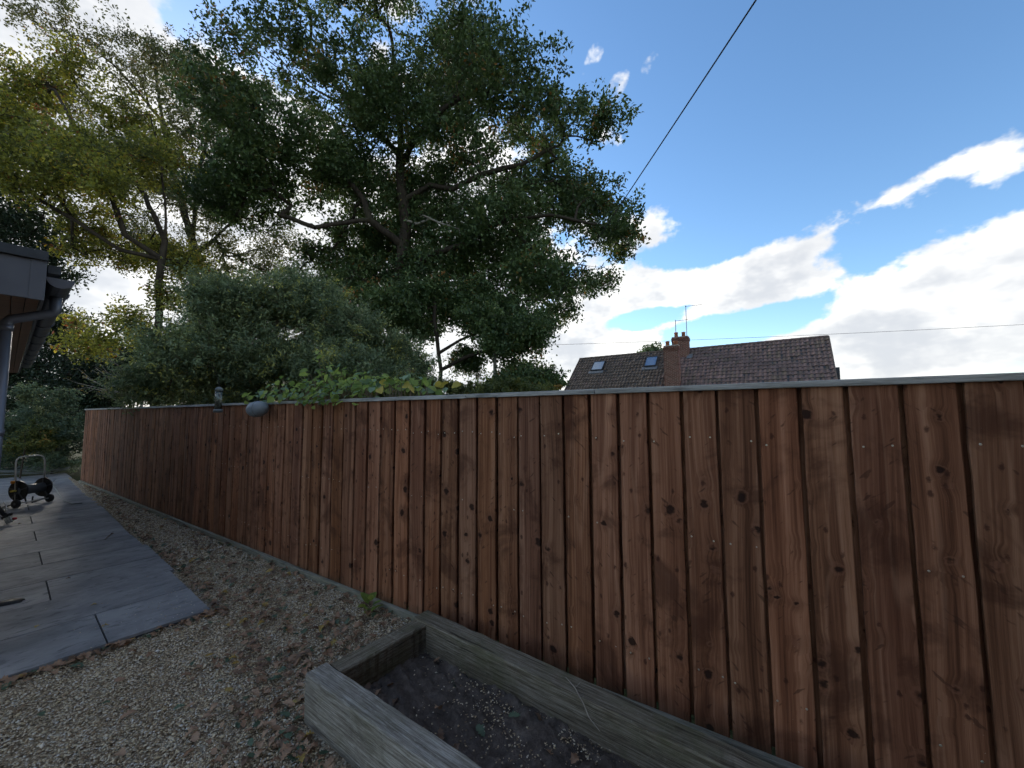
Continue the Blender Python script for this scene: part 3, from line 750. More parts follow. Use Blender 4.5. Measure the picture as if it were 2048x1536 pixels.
# ------------------------------------------------------------------ left building: eave, gutter, downpipe
bld = empty('garden_building', tuple(pav(.19, 1.2)), 'grey edged flat eave of a building with timber soffit at the left edge', 'building')
g0 = pav(.19, 1.2)
def bbox(name, mat, u0_, u1_, v0_, v1_, z0, z1, bevel=.003):
    mb = MB(); mb.box((0, 0, 0), (v1_ - v0_, u1_ - u0_, z1 - z0)); o = mb.build(name, mat, bld, bevel=bevel)
    o.location = pav((u0_ + u1_) / 2, (v0_ + v1_) / 2, (z0 + z1) / 2) - g0; o.rotation_euler = prot; return o
ZS = 2.49; U0 = .19; V0 = 1.015; UL = 8.0
bbox('fascia', M['fascia'], U0 - .022, U0 - .002, V0 - .012, 4.2, ZS - .012, ZS + .265)
bbox('fascia', M['fascia'], U0, U0 + UL, V0 - .018, V0, ZS - .008, ZS + .265)
bbox('corner_trim', M['fascia'], U0 - .027, U0 - .0225, V0 - .017, V0 + .055, ZS - .015, ZS + .267)
bbox('roof_edge', M['roof_edge'], U0 - .045, U0 + UL, V0 - .02, 4.2, ZS + .268, ZS + .335)
bbox('roof_edge', M['roof_edge'], U0 + .01, U0 + UL, V0 - .085, V0 - .022, ZS + .195, ZS + .255)
for k in range(4):
    bbox('soffit_board', M['soffit'], U0, U0 + UL, V0 + .004 + k * .062, V0 + .062 + k * .062, ZS - .002 - .001 * (k % 2), ZS + .012)
bbox('wall', M['render'], U0 + .25, U0 + UL, 1.262, 4.2, -.05, ZS - .004)
bbox('wall', M['render'], U0 + .20, U0 + .249, 1.262, 4.2, -.05, ZS - .004)
gut = empty('gutter', (0, 0, 0)); gut.parent = bld
def half_round(u0_, u1_, v, z, r):
    mb = MB(); n = 12; prof = [(r * math.cos(math.pi * k / n), -r * math.sin(math.pi * k / n)) for k in range(n + 1)]
    prof += [((r - .003) * math.cos(math.pi * k / n), -(r - .003) * math.sin(math.pi * k / n)) for k in range(n, -1, -1)]
    vs = [pav(u, v + a, z + b) - g0 for u in (u0_, u1_) for a, b in prof]; L = len(prof)
    mb.raw(vs, [(k, (k + 1) % L, L + (k + 1) % L, L + k) for k in range(L)]); return mb
GV, GZ, GR = V0 - .088, ZS + .165, .066
half_round(U0 + .02, U0 + UL, GV, GZ, GR).build('gutter_channel', M['metal_grey'], bld)
mb = MB(); n = 16
ring = [pav(U0 + .018, GV + GR * 1.06 * math.cos(math.pi * k / n), GZ + .004 - GR * 1.06 * math.sin(math.pi * k / n)) - g0 for k in range(n + 1)]
ring2 = [p + E1 * .006 for p in ring]
mb.raw(ring + ring2, [tuple(range(n + 1)), tuple(range(2 * n + 1, n, -1))] + [(k, k + n + 1, k + n + 2, k + 1) for k in range(n)] + [(n, 2 * n + 1, n + 1, 0)])
mb.build('gutter_end', M['galv'] if False else M['fascia'], bld)
bpy.data.objects.remove(gut)
for k in range(9):
    mb = MB(); u = U0 + .5 + k * .8
    mb.tube([pav(u, GV + (GR + .006) * math.cos(math.pi * q / 8), GZ - (GR + .006) * math.sin(math.pi * q / 8)) - g0 for q in range(9)], .006, 5)
    mb.build('gutter_bracket', M['metal_grey'], bld)
UP = U0 + .40; VP_ = 1.155
mb = MB(); mb.tube([pav(UP, GV, GZ - GR + .01) - g0, pav(UP, GV, GZ - GR - .10) - g0, pav(UP, GV + .012, GZ - GR - .125) - g0, pav(UP, VP_ - .02, GZ - .275) - g0, pav(UP, VP_, GZ - .31) - g0, pav(UP, VP_, GZ - .35) - g0],
                   [.036, .034, .034, .034, .034, .034], 14); mb.build('swan_neck', M['metal_grey'], bld, True)
mb = MB(); mb.tube([pav(UP, VP_, GZ - .33) - g0, pav(UP, VP_, .03) - g0], .034, 16)
dp = mb.build('downpipe', M['metal_grey'], bld, True)
for z in (2.29, 1.52):
    mb = MB(); mb.tube([pav(UP, VP_, z) - g0, pav(UP, VP_, z + .045) - g0], .0385, 16); c_ = mb.build('pipe_collar', M['metal_grey'], dp, True)

# ------------------------------------------------------------------ trees
def grow(name, label, cat, base, trunk, limbs, lobes, nclump, per, clr, leaf, mats, tint, trunk_r=.3, seed=1, group=None, twist=.16, flat=.75, tip_r=.012, shell=.25, spray=1.15):
    """trunk / limbs: lists of 3-D polylines; lobes: (centre, radius). Clumps of leaves are hung on branches that grow to them."""
    r = np.random.default_rng(seed)
    root = empty(name, tuple(base), label, cat, group); base = np.asarray(base, float)
    pos = []; par = []
    def addline(pts, parent, step=.5):
        last = parent; a = pos[parent] if parent >= 0 else np.asarray(pts[0], float)
        if parent < 0: pos.append(a); par.append(-1); last = 0
        for b in [np.asarray(q, float) for q in (pts[1:] if parent < 0 else pts)]:
            n = max(1, int(np.linalg.norm(b - a) / step))
            for k in range(1, n + 1):
                p = a + (b - a) * k / n + (r.normal(0, .05, 3) * step if k < n else 0); pos.append(p); par.append(last); last = len(pos) - 1
            a = b
        return last
    addline(trunk, -1)
    for lm in limbs:
        A = np.array(pos); j = int(np.argmin(np.linalg.norm(A - np.asarray(lm[0], float), axis=1))); addline(lm[1:], j)
    # clump centres
    w_ = np.array([l[1] ** 2.0 for l in lobes]); w_ /= w_.sum(); cnt = r.multinomial(nclump, w_); cl = []
    for (c, rad), k in zip(lobes, cnt):
        v = r.normal(0, 1, (k, 3)); v /= np.linalg.norm(v, axis=1)[:, None]
        q = rad * (shell + (1 - shell) * r.uniform(0, 1, k) ** .6) * r.uniform(.75, 1.12, k)
        cl.append(np.asarray(c)[None] + v * q[:, None] * np.array([1, 1, flat]))
    cl = np.concatenate(cl); cl = cl[cl[:, 2] > .25]
    A = np.array(pos); dm = np.min(np.linalg.norm(cl[:, None] - A[None], axis=2), axis=1) if len(cl) * len(A) < 4e6 else np.linalg.norm(cl - cl.mean(0), axis=1)
    cl = cl[np.argsort(dm)]
    buf = np.zeros((len(pos) + len(cl) * 40, 3)); buf[:len(pos)] = pos; n = len(pos); par = list(par)
    tips = []
    for c in cl:
        dv = buf[:n] - c; dd = np.sqrt((dv * dv).sum(1)) + np.maximum(0, buf[:n, 2] - c[2]) * .5
        j = int(np.argmin(dd)); a = buf[j].copy(); L = np.linalg.norm(c - a); k = max(2, min(12, int(L / .45)))
        side = r.normal(0, twist * L, 3) * .5; side[2] += .10 * L
        last = j
        for q in range(1, k + 1):
            t = q / k; p = a + (c - a) * t + side * math.sin(math.pi * t) + (r.normal(0, .04 * min(L, 1.5), 3) if q < k else 0)
            buf[n] = p; par.append(last); last = n; n += 1
        tips.append(last)
    A = buf[:n]; wt = np.zeros(n); wt[tips] = 1
    for i in range(n - 1, 0, -1): wt[par[i]] += wt[i]
    rad = tip_r * np.maximum(wt, .6) ** .5
    rad = np.minimum(rad, trunk_r); rad[0] = max(rad[0], trunk_r * 1.15)
    # branch mesh: a tapered prism per edge
    par_ = np.array(par[1:]); ch = np.arange(1, n); keep = rad[ch] > 0
    p0, p1 = A[par_], A[ch]; ra = np.minimum(rad[par_], rad[ch] * 1.35 + .004); rb = rad[ch]
    ax = p1 - p0; ax /= np.linalg.norm(ax, axis=1)[:, None] + 1e-9
    rf = np.cross(ax, np.where(np.abs(ax[:, 2:3]) < .9, np.array([[0, 0, 1.]]), np.array([[1., 0, 0]]))); rf /= np.linalg.norm(rf, axis=1)[:, None] + 1e-9
    bt = np.cross(ax, rf)
    def tubes(sel, sd):
        ang = np.arange(sd) * 2 * math.pi / sd; dirv = rf[sel][:, None] * np.cos(ang)[None, :, None] + bt[sel][:, None] * np.sin(ang)[None, :, None]
        return np.concatenate([p0[sel][:, None] + dirv * ra[sel][:, None, None] - ax[sel][:, None] * (ra[sel] * .25)[:, None, None], p1[sel][:, None] + dirv * rb[sel][:, None, None]], 1)
    big = rb > .03
    for sel, sd, nm in ((big, 8, 'trunk'), (~big, 3, 'twigs')):
        if sel.sum() == 0: continue
        V = tubes(sel, sd) - base
        F = [(k, (k + 1) % sd, sd + (k + 1) % sd, sd + k) for k in range(sd)]
        link(nm, quads_mesh(nm, V, 2 * sd, None, F, True), M[mats[1]], root)
    # leaves
    K = len(cl); per_k = np.maximum(3, (per * r.uniform(.45, 1.4, K))).astype(int); idx = np.repeat(np.arange(K), per_k); N = len(idx)
    rr = clr * r.uniform(.6, 1.25, K)
    q = r.normal(0, 1, (N, 3)); q /= np.linalg.norm(q, axis=1)[:, None]; q *= (r.uniform(0, 1, N) ** .45)[:, None]
    tp_ = A[tips]; par_t = A[np.array(par)[tips]]; ax_ = tp_ - par_t; ax_ /= np.linalg.norm(ax_, axis=1)[:, None] + 1e-6
    ax_ = ax_ + np.array([0, 0, .35]) + r.normal(0, .25, (K, 3)); ax_ /= np.linalg.norm(ax_, axis=1)[:, None]
    tl = r.uniform(-1, .9, N); C = tp_[idx] + ax_[idx] * (tl * rr[idx] * spray)[:, None] + q * (rr[idx] * (.78 - .3 * tl))[:, None] * np.array([1, 1, .8])
    ln = leaf[0] * r.uniform(.65, 1.25, N); wd = leaf[1] * r.uniform(.7, 1.2, N)
    # leaf direction: outward from the clump and drooping a little
    dr = q * .8 + r.normal(0, .6, (N, 3)); dr[:, 2] -= leaf[2]; dr /= np.linalg.norm(dr, axis=1)[:, None]
    nr = r.normal(0, .75, (N, 3)); nr[:, 2] += .8; sd = np.cross(dr, nr); sd /= np.linalg.norm(sd, axis=1)[:, None] + 1e-9; nn = np.cross(sd, dr)
    V = np.stack([C - dr * ln[:, None] / 2, C + sd * wd[:, None] / 2 + nn * wd[:, None] * .18, C + dr * ln[:, None] / 2, C - sd * wd[:, None] / 2 + nn * wd[:, None] * .18], 1)
    tn = np.clip(tint(r, K, A[tips])[idx] + r.normal(0, .13, N), 0, 1)
    F = [(0, 1, 2), (0, 2, 3)]
    link('crown', quads_mesh('crown', V - base, 4, tn, F), M[mats[0]], root)
    print(name, 'leaves', N, 'branch nodes', n)
    return root
def lob(lst, Y, spread=1., seed=0):
    r = np.random.default_rng(seed); out = []
    for q in lst:
        px, py, rp = q[:3]; dy = q[3] if len(q) > 3 else r.uniform(-1, 1) * spread
        c = at(px, py, Y); rad = rp / FPX * Y * 1.12; c = c + np.array([0, dy, 0]); out.append((c, rad))
    return out
def gz(px, Y): p = at(px, 830, Y); p[2] = -.05; return p

OY = 18.
oak_lobes = lob([(665, 60, 85), (760, 10, 110), (880, 60, 95), (965, 115, 52), (950, 60, 36), (700, 190, 120), (850, 190, 120), (1000, 230, 95), (1105, 262, 52), (1175, 325, 44), (1150, 240, 28),
    (1080, 390, 95), (1180, 430, 75), (1245, 480, 44), (1235, 545, 32), (1130, 530, 70), (1000, 480, 95), (890, 440, 105), (760, 400, 115), (640, 360, 105), (560, 320, 75), (450, 85, 40), (505, 130, 42),
    (520, 430, 85), (620, 500, 95), (720, 580, 90), (860, 560, 75), (980, 580, 80), (1070, 600, 62), (1130, 610, 34), (930, 120, 70), (625, 170, 54), (480, 330, 60), (1040, 170, 34), (1080, 300, 70), (1150, 370, 60), (930, 330, 80), (1010, 340, 70), (1040, 470, 70), (1210, 500, 44), (900, 520, 70), (780, 500, 80), (690, 460, 80), (1020, 60, 22), (1170, 570, 34), (690, 300, 80), (660, 640, 60), (780, 660, 60), (580, 580, 60), (500, 250, 50), (430, 390, 60), (560, 400, 70), (850, 330, 80), (800, 270, 80), (640, 250, 70), (1060, 560, 60), (850, 640, 40), (960, 520, 60)], OY, 3.6, 3)
def T(*a): return [at(*q) for q in a]
oak_trunk = [gz(775, OY)] + T((785, 700, OY), (800, 560, OY), (812, 450, OY), (803, 380, OY - .2), (800, 330, OY), (800, 250, OY), (790, 130, OY + .5), (770, 0, OY + .5), (765, -90, OY))
oak_limbs = [T((803, 340, OY), (850, 250, OY - 1), (905, 205, OY - 1.5), (960, 175, OY - 1.5), (1010, 160, OY - 1.5)),
    T((812, 400, OY), (860, 370, OY - .5), (905, 378, OY - 1), (960, 350, OY - 1.5), (1040, 330, OY - 2), (1120, 290, OY - 2)),
    T((800, 560, OY), (860, 510, OY - 1), (925, 490, OY - 1.5), (1000, 440, OY - 2), (1100, 430, OY - 2.5), (1200, 450, OY - 2.5)),
    T((805, 500, OY), (740, 440, OY - 1), (690, 445, OY - 1.5), (630, 455, OY - 2), (560, 430, OY - 2)),
    T((738, 442, OY - 1), (728, 400, OY - 1), (690, 350, OY - 1), (650, 330, OY - 1)),
    T((800, 320, OY), (720, 230, OY), (670, 170, OY), (620, 90, OY)),
    T((905, 205, OY - 1.5), (930, 120, OY - 1), (950, 60, OY - 1)), T((720, 230, OY), (600, 160, OY + 1), (480, 90, OY + 1.5)),
    T((1000, 440, OY - 2), (1090, 520, OY - 2.5), (1200, 535, OY - 2.5), (1250, 540, OY - 2.5)), T((800, 600, OY), (900, 590, OY + 1.5), (1000, 600, OY + 2), (1080, 600, OY + 2))]
grow('oak_tree', 'largest dark green oak tree, taller than the frame, above the middle of the fence', 'tree', gz(775, OY), oak_trunk, oak_limbs, oak_lobes, 4100, 58, .60, (.195, .10, .15),
     ('oak_leaf', 'oak_bark'), lambda r, K, P: np.clip(r.normal(.42, .2, K) + .5 * (r.uniform(0, 1, K) > .985), 0, 1), .30, 11, tip_r=.0062)
# dead pale limb inside the oak
mb = MB(); o0 = at(815, 455, OY - 1.2)
for line in (T((812, 440, OY - .3), (835, 448, OY - 1), (860, 437, OY - 1.2), (880, 446, OY - 1.2), (918, 458, OY - 1.3), (922, 485, OY - 1.3)), T((860, 437, OY - 1.2), (845, 430, OY - 1.4))):
    mb.tube([p for p in line], np.linspace(.06, .02, len(line)).tolist(), 6)
tag(mb.build('dead_branch', M['deadwood']), 'bare pale dead branch sticking out inside the big oak', 'branch')

TY = 22.
grow('tall_tree', 'tall brownish green tree behind the yellowing one, upper left', 'tree', gz(390, TY), [gz(390, TY)] + T((392, 640, TY), (385, 480, TY), (345, 340, TY), (318, 200, TY), (300, 60, TY)),
     [T((385, 480, TY), (400, 330, TY - 1), (430, 220, TY - 1), (450, 130, TY - 1)), T((370, 400, TY), (280, 370, TY + 1), (200, 330, TY + 1), (120, 200, TY)), T((388, 520, TY), (480, 430, TY), (540, 330, TY), (580, 260, TY)), T((330, 250, TY), (240, 140, TY), (180, 110, TY))],
     lob([(250, 80, 62), (330, 70, 62), (385, 150, 62), (300, 160, 80), (205, 130, 60), (420, 220, 75), (475, 240, 48), (545, 262, 32), (470, 310, 70), (350, 260, 75), (110, 170, 55), (560, 320, 60), (400, 400, 80), (470, 440, 80), (250, 300, 80), (380, 560, 70), (300, 500, 55), (430, 500, 60), (520, 530, 60), (470, 580, 60), (250, 430, 60), (180, 220, 50)], TY, 3., 5),
     1700, 34, .56, (.165, .085, .12), ('brown_green_leaf', 'oak_bark'), lambda r, K, P: np.clip(r.normal(.42, .22, K), 0, 1), .2, 12, tip_r=.0062)
YY = 12.
ylobes = [(50, 190, 46), (115, 190, 52), (180, 155, 42), (60, 255, 62), (150, 250, 70), (230, 220, 66), (290, 270, 50), (200, 330, 70), (110, 330, 62), (270, 390, 66), (180, 410, 66), (80, 410, 55), (330, 430, 48),
    (150, 465, 50), (265, 480, 55), (330, 505, 42), (20, 340, 50), (360, 350, 36), (215, 660, 36), (275, 645, 36), (185, 695, 26), (300, 690, 32), (240, 705, 30), (155, 645, 20), (100, 480, 40), (330, 590, 36)]
grow('maple_tree', 'yellowing maple with green and gold leaves behind the low eave', 'tree', gz(305, YY), [gz(305, YY)] + T((312, 700, YY), (318, 560, YY), (330, 480, YY), (330, 400, YY), (320, 300, YY), (300, 230, YY)),
     [T((325, 520, YY), (250, 470, YY - .6), (205, 350, YY - 1), (150, 260, YY - 1), (110, 180, YY - 1)), T((328, 470, YY), (290, 390, YY + .5), (240, 310, YY + .6), (215, 220, YY + .5)), T((326, 500, YY), (240, 500, YY - .5), (150, 440, YY - 1), (80, 400, YY - 1)), T((312, 660, YY), (260, 650, YY - .6), (200, 680, YY - .9))],
     lob(ylobes, YY, 1.9, 6), 1700, 42, .40, (.098, .062, .18), ('yellow_leaf', 'oak_bark'), lambda r, K, P: np.clip(r.normal(.40, .28, K), 0, 1), .095, 13, tip_r=.0032, twist=.12)
grow('dark_tree', 'dark leafy tree at the far left edge behind the eave', 'tree', gz(-60, 15), [gz(-60, 15)] + T((-55, 600, 15), (-40, 400, 15), (-30, 200, 15)), [],
     lob([(0, 235, 46), (10, 290, 62), (25, 390, 62), (-50, 300, 100), (-60, 240, 80), (-60, 450, 100), (60, 470, 42), (30, 520, 50), (-20, 600, 60), (30, 200, 26)], 15, 1.5, 7),
     600, 90, .6, (.13, .08, .15), ('dark_leaf', 'oak_bark'), lambda r, K, P: np.clip(r.normal(.6, .25, K), 0, 1), .2, 14)
grow('evergreen_tree', 'black-green evergreen mass under the maple beside the downpipe', 'tree', gz(130, 16.5), [gz(130, 16.5)] + T((130, 760, 16.5), (130, 660, 16.5)), [T((130, 780, 16.5), (250, 740, 16), (320, 720, 16)), T((130, 780, 16.5), (40, 720, 16), (0, 660, 16))],
     lob([(60, 720, 70), (140, 735, 66), (220, 755, 60), (100, 660, 40), (10, 640, 60), (330, 760, 60), (290, 720, 46), (390, 740, 60), (0, 760, 80), (120, 800, 70), (230, 800, 60)], 16.5, 1.5, 8),
     1100, 80, .62, (.12, .07, .1), ('dark_leaf', 'oak_bark'), lambda r, K, P: np.clip(r.normal(.3, .2, K), 0, 1), .2, 15)
SY = 8.2
grow('large_shrub', 'big rounded grey-green shrub with fine leaves behind the fence', 'shrub', gz(560, SY), [gz(560, SY)] + T((560, 800, SY), (555, 740, SY)),
     [T((560, 820, SY), (480, 740, SY), (420, 680, SY), (390, 620, SY)), T((560, 820, SY), (640, 740, SY), (700, 690, SY)), T((560, 820, SY), (550, 700, SY), (560, 600, SY)), T((560, 820, SY), (740, 770, SY), (820, 740, SY))],
     lob([(405, 650, 60), (480, 615, 66), (560, 605, 66), (640, 640, 62), (700, 665, 58), (765, 695, 50), (815, 725, 36), (365, 715, 48), (440, 715, 70), (545, 720, 80), (650, 735, 70), (740, 750, 50), (360, 775, 40), (450, 780, 55), (380, 800, 34), (430, 808, 34), (500, 800, 40), (580, 795, 40), (660, 795, 40), (740, 790, 36), (800, 775, 36), (850, 770, 26), (320, 800, 30), (560, 555, 40), (400, 595, 30), (620, 580, 34)], SY, .8, 9),
     2900, 80, .21, (.082, .03, .12), ('shrub_leaf', 'twig'), lambda r, K, P: np.clip(r.normal(.42, .30, K) + .35 * (r.uniform(0, 1, K) > .93), 0, 1), .05, 16, tip_r=.003, shell=.3, spray=2.1)
# the slim tree and its low neighbours right of the oak
NY = 14.
grow('slim_tree', 'slim dark tree with thin straight trunk right of the big shrub', 'tree', gz(884, NY), [gz(884, NY)] + T((882, 740, NY), (868, 640, NY), (870, 560, NY), (885, 500, NY)),
     [T((876, 700, NY), (920, 680, NY), (970, 660, NY)), T((880, 745, NY), (930, 715, NY), (990, 700, NY), (1050, 690, NY))],
     lob([(905, 600, 40), (960, 650, 40), (930, 715, 34), (1005, 690, 45), (1010, 630, 46), (1055, 680, 42), (850, 590, 46), (1045, 745, 36), (1085, 758, 26), (940, 570, 40), (1075, 640, 36), (800, 620, 46), (830, 660, 34)], NY, 1.3, 10),
     800, 75, .46, (.125, .075, .15), ('oak_leaf', 'oak_bark'), lambda r, K, P: np.clip(r.normal(.45, .2, K), 0, 1), .07, 17, tip_r=.0042)
grow('low_tree', 'low spreading dark bush between the grey pole and the house', 'tree', gz(1060, 13), [gz(1060, 13)] + T((1058, 790, 13), (1062, 760, 13)), [],
     lob([(1040, 762, 30), (1080, 764, 28), (1108, 772, 20), (1000, 770, 26)], 13, .6, 11), 110, 80, .26, (.11, .065, .1), ('oak_leaf', 'oak_bark'), lambda r, K, P: np.clip(r.normal(.45, .2, K), 0, 1), .06, 18, tip_r=.007)
grow('hedge', 'clipped leafy hedge just showing above the fence capping right of the climber', 'hedge', gz(1000, 6.6), [gz(1000, 6.6)] + T((1000, 810, 6.6),), [T((1000, 815, 6.6), (900, 790, 7.0)), T((1000, 815, 6.6), (1100, 795, 6.2))],
     lob([(x, 778 + (x % 7) - 3, 21) for x in range(620, 1120, 22)] + [(x, 800, 24) for x in range(620, 1120, 30)], 6.6, .4, 12), 700, 70, .09, (.045, .028, .1), ('hedge_leaf', 'twig'), lambda r, K, P: np.clip(r.normal(.4, .25, K), 0, 1), .03, 19, tip_r=.0025)
# shrubs at the far end of the paving
for nm, lb, lobes_, Y, sd, mt_ in (
    ('end_shrub', 'dense blue-green shrub filling the corner at the far end of fence', [(120, 830, 40), (150, 860, 36), (80, 850, 40), (60, 890, 36), (120, 900, 36), (100, 790, 26), (155, 920, 26), (150, 885, 30), (130, 930, 24), (110, 930, 24), (80, 925, 24), (40, 928, 22), (10, 928, 22), (150, 945, 14), (168, 850, 24), (170, 890, 18), (168, 925, 14), (30, 880, 36), (140, 800, 24)], 11.2, 20, 'bush_leaf'),
    ('yellowish_shrub', 'yellowish leafy low shrub behind the hose reel', [(50, 870, 26), (30, 890, 24), (70, 885, 20)], 10.2, 21, 'hedge_leaf'),
    ('back_shrub', 'dark shrub behind the downpipe at the left edge', [(10, 800, 44), (0, 860, 50), (40, 930, 30), (-20, 920, 40), (90, 935, 24), (130, 940, 18)], 12.2, 22, 'dark_leaf')):
    cx_ = sum(q[0] for q in lobes_) / len(lobes_)
    grow(nm, lb, 'shrub', gz(cx_, Y), [gz(cx_, Y)] + T((cx_, 900, Y), (cx_, 860, Y)), [], lob(lobes_, Y, .6, sd), (420 if sd == 20 else 300) if sd != 21 else 70, 80, .20, (.07, .034, .1), (mt_, 'oak_bark'),
         lambda r, K, P: np.clip(r.normal(.45, .25, K), 0, 1), .022, sd, tip_r=.0025)
# tree top behind the house ridge
grow('far_tree', 'small tree top showing over the house ridge left of the chimney', 'tree', gz(1302, 48), [gz(1302, 48)] + T((1302, 760, 48), (1302, 715, 48)), [],
     lob([(1285, 708, 12), (1305, 702, 14), (1322, 708, 9), (1300, 725, 20)], 48, 1., 30), 70, 60, .5, (.3, .18, .1), ('shrub_leaf', 'oak_bark'), lambda r, K, P: np.clip(r.normal(.5, .2, K), 0, 1), .12, 30)
# bare-stemmed shrubs in front of the dark evergreen
def bare_shrub(name, label, px0, py0, Y, fans, seed, mat, nleaf, leafmat):
    r = np.random.default_rng(seed); b = gz(px0, Y); root = empty(name, tuple(b), label, 'shrub'); mb = MB(); ends = []
    st = at(px0, py0, Y)
    mb.tube([np.zeros(3), st - b], [.02, .016], 6)
    for (px, py, rr) in fans:
        e = at(px, py, Y + r.uniform(-.4, .4)); mid = (st + e) / 2 + r.normal(0, .05, 3) + np.array([0, 0, -.04]); P = [st - b, mid - b, e - b]
        rr = rr * 1.7; mb.tube(P, [rr, rr * .7, rr * .35], 5)
        for k in range(4):
            t = r.uniform(.4, 1); q = (st + (e - st) * t) - b; d_ = r.normal(0, .16, 3) + (e - st) * .12; mb.tube([q, q + d_], [rr * .4, rr * .2], 4); ends.append(q + d_); ends.append(q + d_ * .6)
    mb.build('stems', M[mat], root, True)
    E_ = np.array(ends); idx = r.integers(0, len(E_), nleaf); C = E_[idx] + r.normal(0, .035, (nleaf, 3)); dr = r.normal(0, 1, (nleaf, 3)); dr /= np.linalg.norm(dr, axis=1)[:, None]; sd_ = np.cross(dr, r.normal(0, 1, (nleaf, 3))); sd_ /= np.linalg.norm(sd_, axis=1)[:, None]
    ln = r.uniform(.03, .06, nleaf)[:, None]; V = np.stack([C - dr * ln / 2, C + sd_ * ln * .3, C + dr * ln / 2, C - sd_ * ln * .3], 1)
    link('leaves', quads_mesh('leaves', V, 4, r.uniform(.5, 1, nleaf), [(0, 1, 2), (0, 2, 3)]), M[leafmat], root)
bare_shrub('arching_shrub', 'arching shrub of bare pale stems above the left fence', 285, 802, 9.4, [(165, 752, .009), (190, 735, .009), (215, 745, .008), (235, 728, .009), (175, 775, .008), (250, 765, .007), (220, 770, .008), (300, 760, .008), (150, 765, .007), (205, 785, .007)], 40, 'pale_bark', 260, 'brown_green_leaf')
bare_shrub('pale_sapling', 'thin pale upright sapling with fine bare branches beside grey-green shrub', 346, 800, 8.6, [(342, 690, .012), (336, 630, .009), (318, 650, .006), (352, 640, .006), (310, 690, .006), (365, 700, .006), (300, 722, .006), (330, 720, .006)], 41, 'pale_bark', 160, 'shrub_leaf')

# ------------------------------------------------------------------ broad-leaved climber over the fence: each leaf a part
def big_leaf(seed, L=.085):
    r = np.random.default_rng(seed); st = [(0, .06), (.12, .30), (.3, .43), (.5, .45), (.7, .36), (.87, .20), (1., .02)]
    vs = []; fs = []
    for t, wv in st:
        for sgn in (-1, 0, 1):
            wj = wv * sgn * (1 + r.normal(0, .05)); vs.append((L * (t - .05), L * wj, L * (abs(wj) * .30 - .28 * t * t + r.normal(0, .012))))
    for i in range(len(st) - 1):
        a = i * 3; fs += [(a, a + 3, a + 4, a + 1), (a + 1, a + 4, a + 5, a + 2)]
    me = bpy.data.meshes.new('leaf'); me.from_pydata(vs, [], fs); me.update(); me.shade_smooth(); return me
hazel_meshes = {}
for k in ('hazel', 'hazel_blue', 'hazel_yellow'):
    hazel_meshes[k] = []
    for q in range(3):
        me = big_leaf(q + 50); me.materials.append(M[k]); hazel_meshes[k].append(me)
hz0 = fen(4.1, -.2, 0); hazel = empty('hazel_bush', tuple(hz0), 'broad-leaved green bush spilling over the fence top beside grey egg-shaped pod', 'bush')
def fence_pt(px, py, off):                       # point above the fence line at a set-back
    d = rayd(px, py); n_ = FN; t = ((fen(0, off) - CAM) @ n_) / (d @ n_); return CAM + d * t
spots = []
def spray(cx, cy, sx_, sy_, n, off0, off1):
    for _ in range(int(n * 1.7)): spots.append((rng.normal(cx, sx_), rng.normal(cy, sy_), rng.uniform(off0, off1)))
spray(600, 775, 42, 14, 46, -.15, .13); spray(660, 768, 38, 14, 44, -.2, .08); spray(545, 790, 24, 8, 20, -.02, .16); spray(640, 795, 34, 8, 22, .04, .13)
spray(710, 758, 26, 10, 22, -.3, .0); spray(770, 766, 40, 9, 40, -.4, -.05); spray(840, 768, 26, 8, 26, -.45, -.05); spray(720, 772, 20, 8, 14, -.2, 0); spray(675, 745, 14, 8, 8, -.2, 0)
for q in ((634, 703), (643, 712), (628, 720), (630, 741), (668, 731), (672, 740), (684, 741), (652, 752), (612, 752), (566, 752)): spots.append((*q, -.05))
mbs = MB()
for i, (px, py, off) in enumerate(spots):
    p = fence_pt(px, py, off)
    if p[2] < ZT + .02 and off < .05 and px > 690: p[2] = ZT + .05
    if -.1 < off < .055 and p[2] < ZT + .04: p = fence_pt(px, py, .075)
    kd = 'hazel' if random.random() < .72 else 'hazel_blue'
    o = link('leaf', random.choice(hazel_meshes[kd]), None, hazel); o.location = p - hz0
    o.rotation_euler = (random.gauss(.35, .45), random.gauss(.25, .4), random.gauss(-1.9, 1.1)); sc = random.uniform(.5, .98); o.scale = (sc,) * 3
    if i % 3 == 0:
        root_p = fence_pt(px + random.uniform(-10, 25), 815, -.16); root_p[2] = min(root_p[2], p[2] - .05)
        mbs.tube([root_p - hz0, (root_p + p) / 2 - hz0 + rng.normal(0, .02, 3), p - hz0], [.004, .003, .0018], 4)
for (px, py, off) in ((759, 776, .02), (808, 769, -.05), (815, 772, -.02), (905, 772, -.08), (885, 770, -.1), (897, 765, -.1), (760, 763, -.1)):
    p = fence_pt(px, py, off); p[2] = max(p[2], ZT + .055)
    o = link('leaf', random.choice(hazel_meshes['hazel_yellow']), None, hazel); o.location = p - hz0; o.rotation_euler = (random.gauss(.5, .4), random.gauss(.3, .4), random.uniform(-3, 3)); o['label'] = 'yellow autumn leaf'
tag(mbs.build('stems', M['twig'], hazel), None)
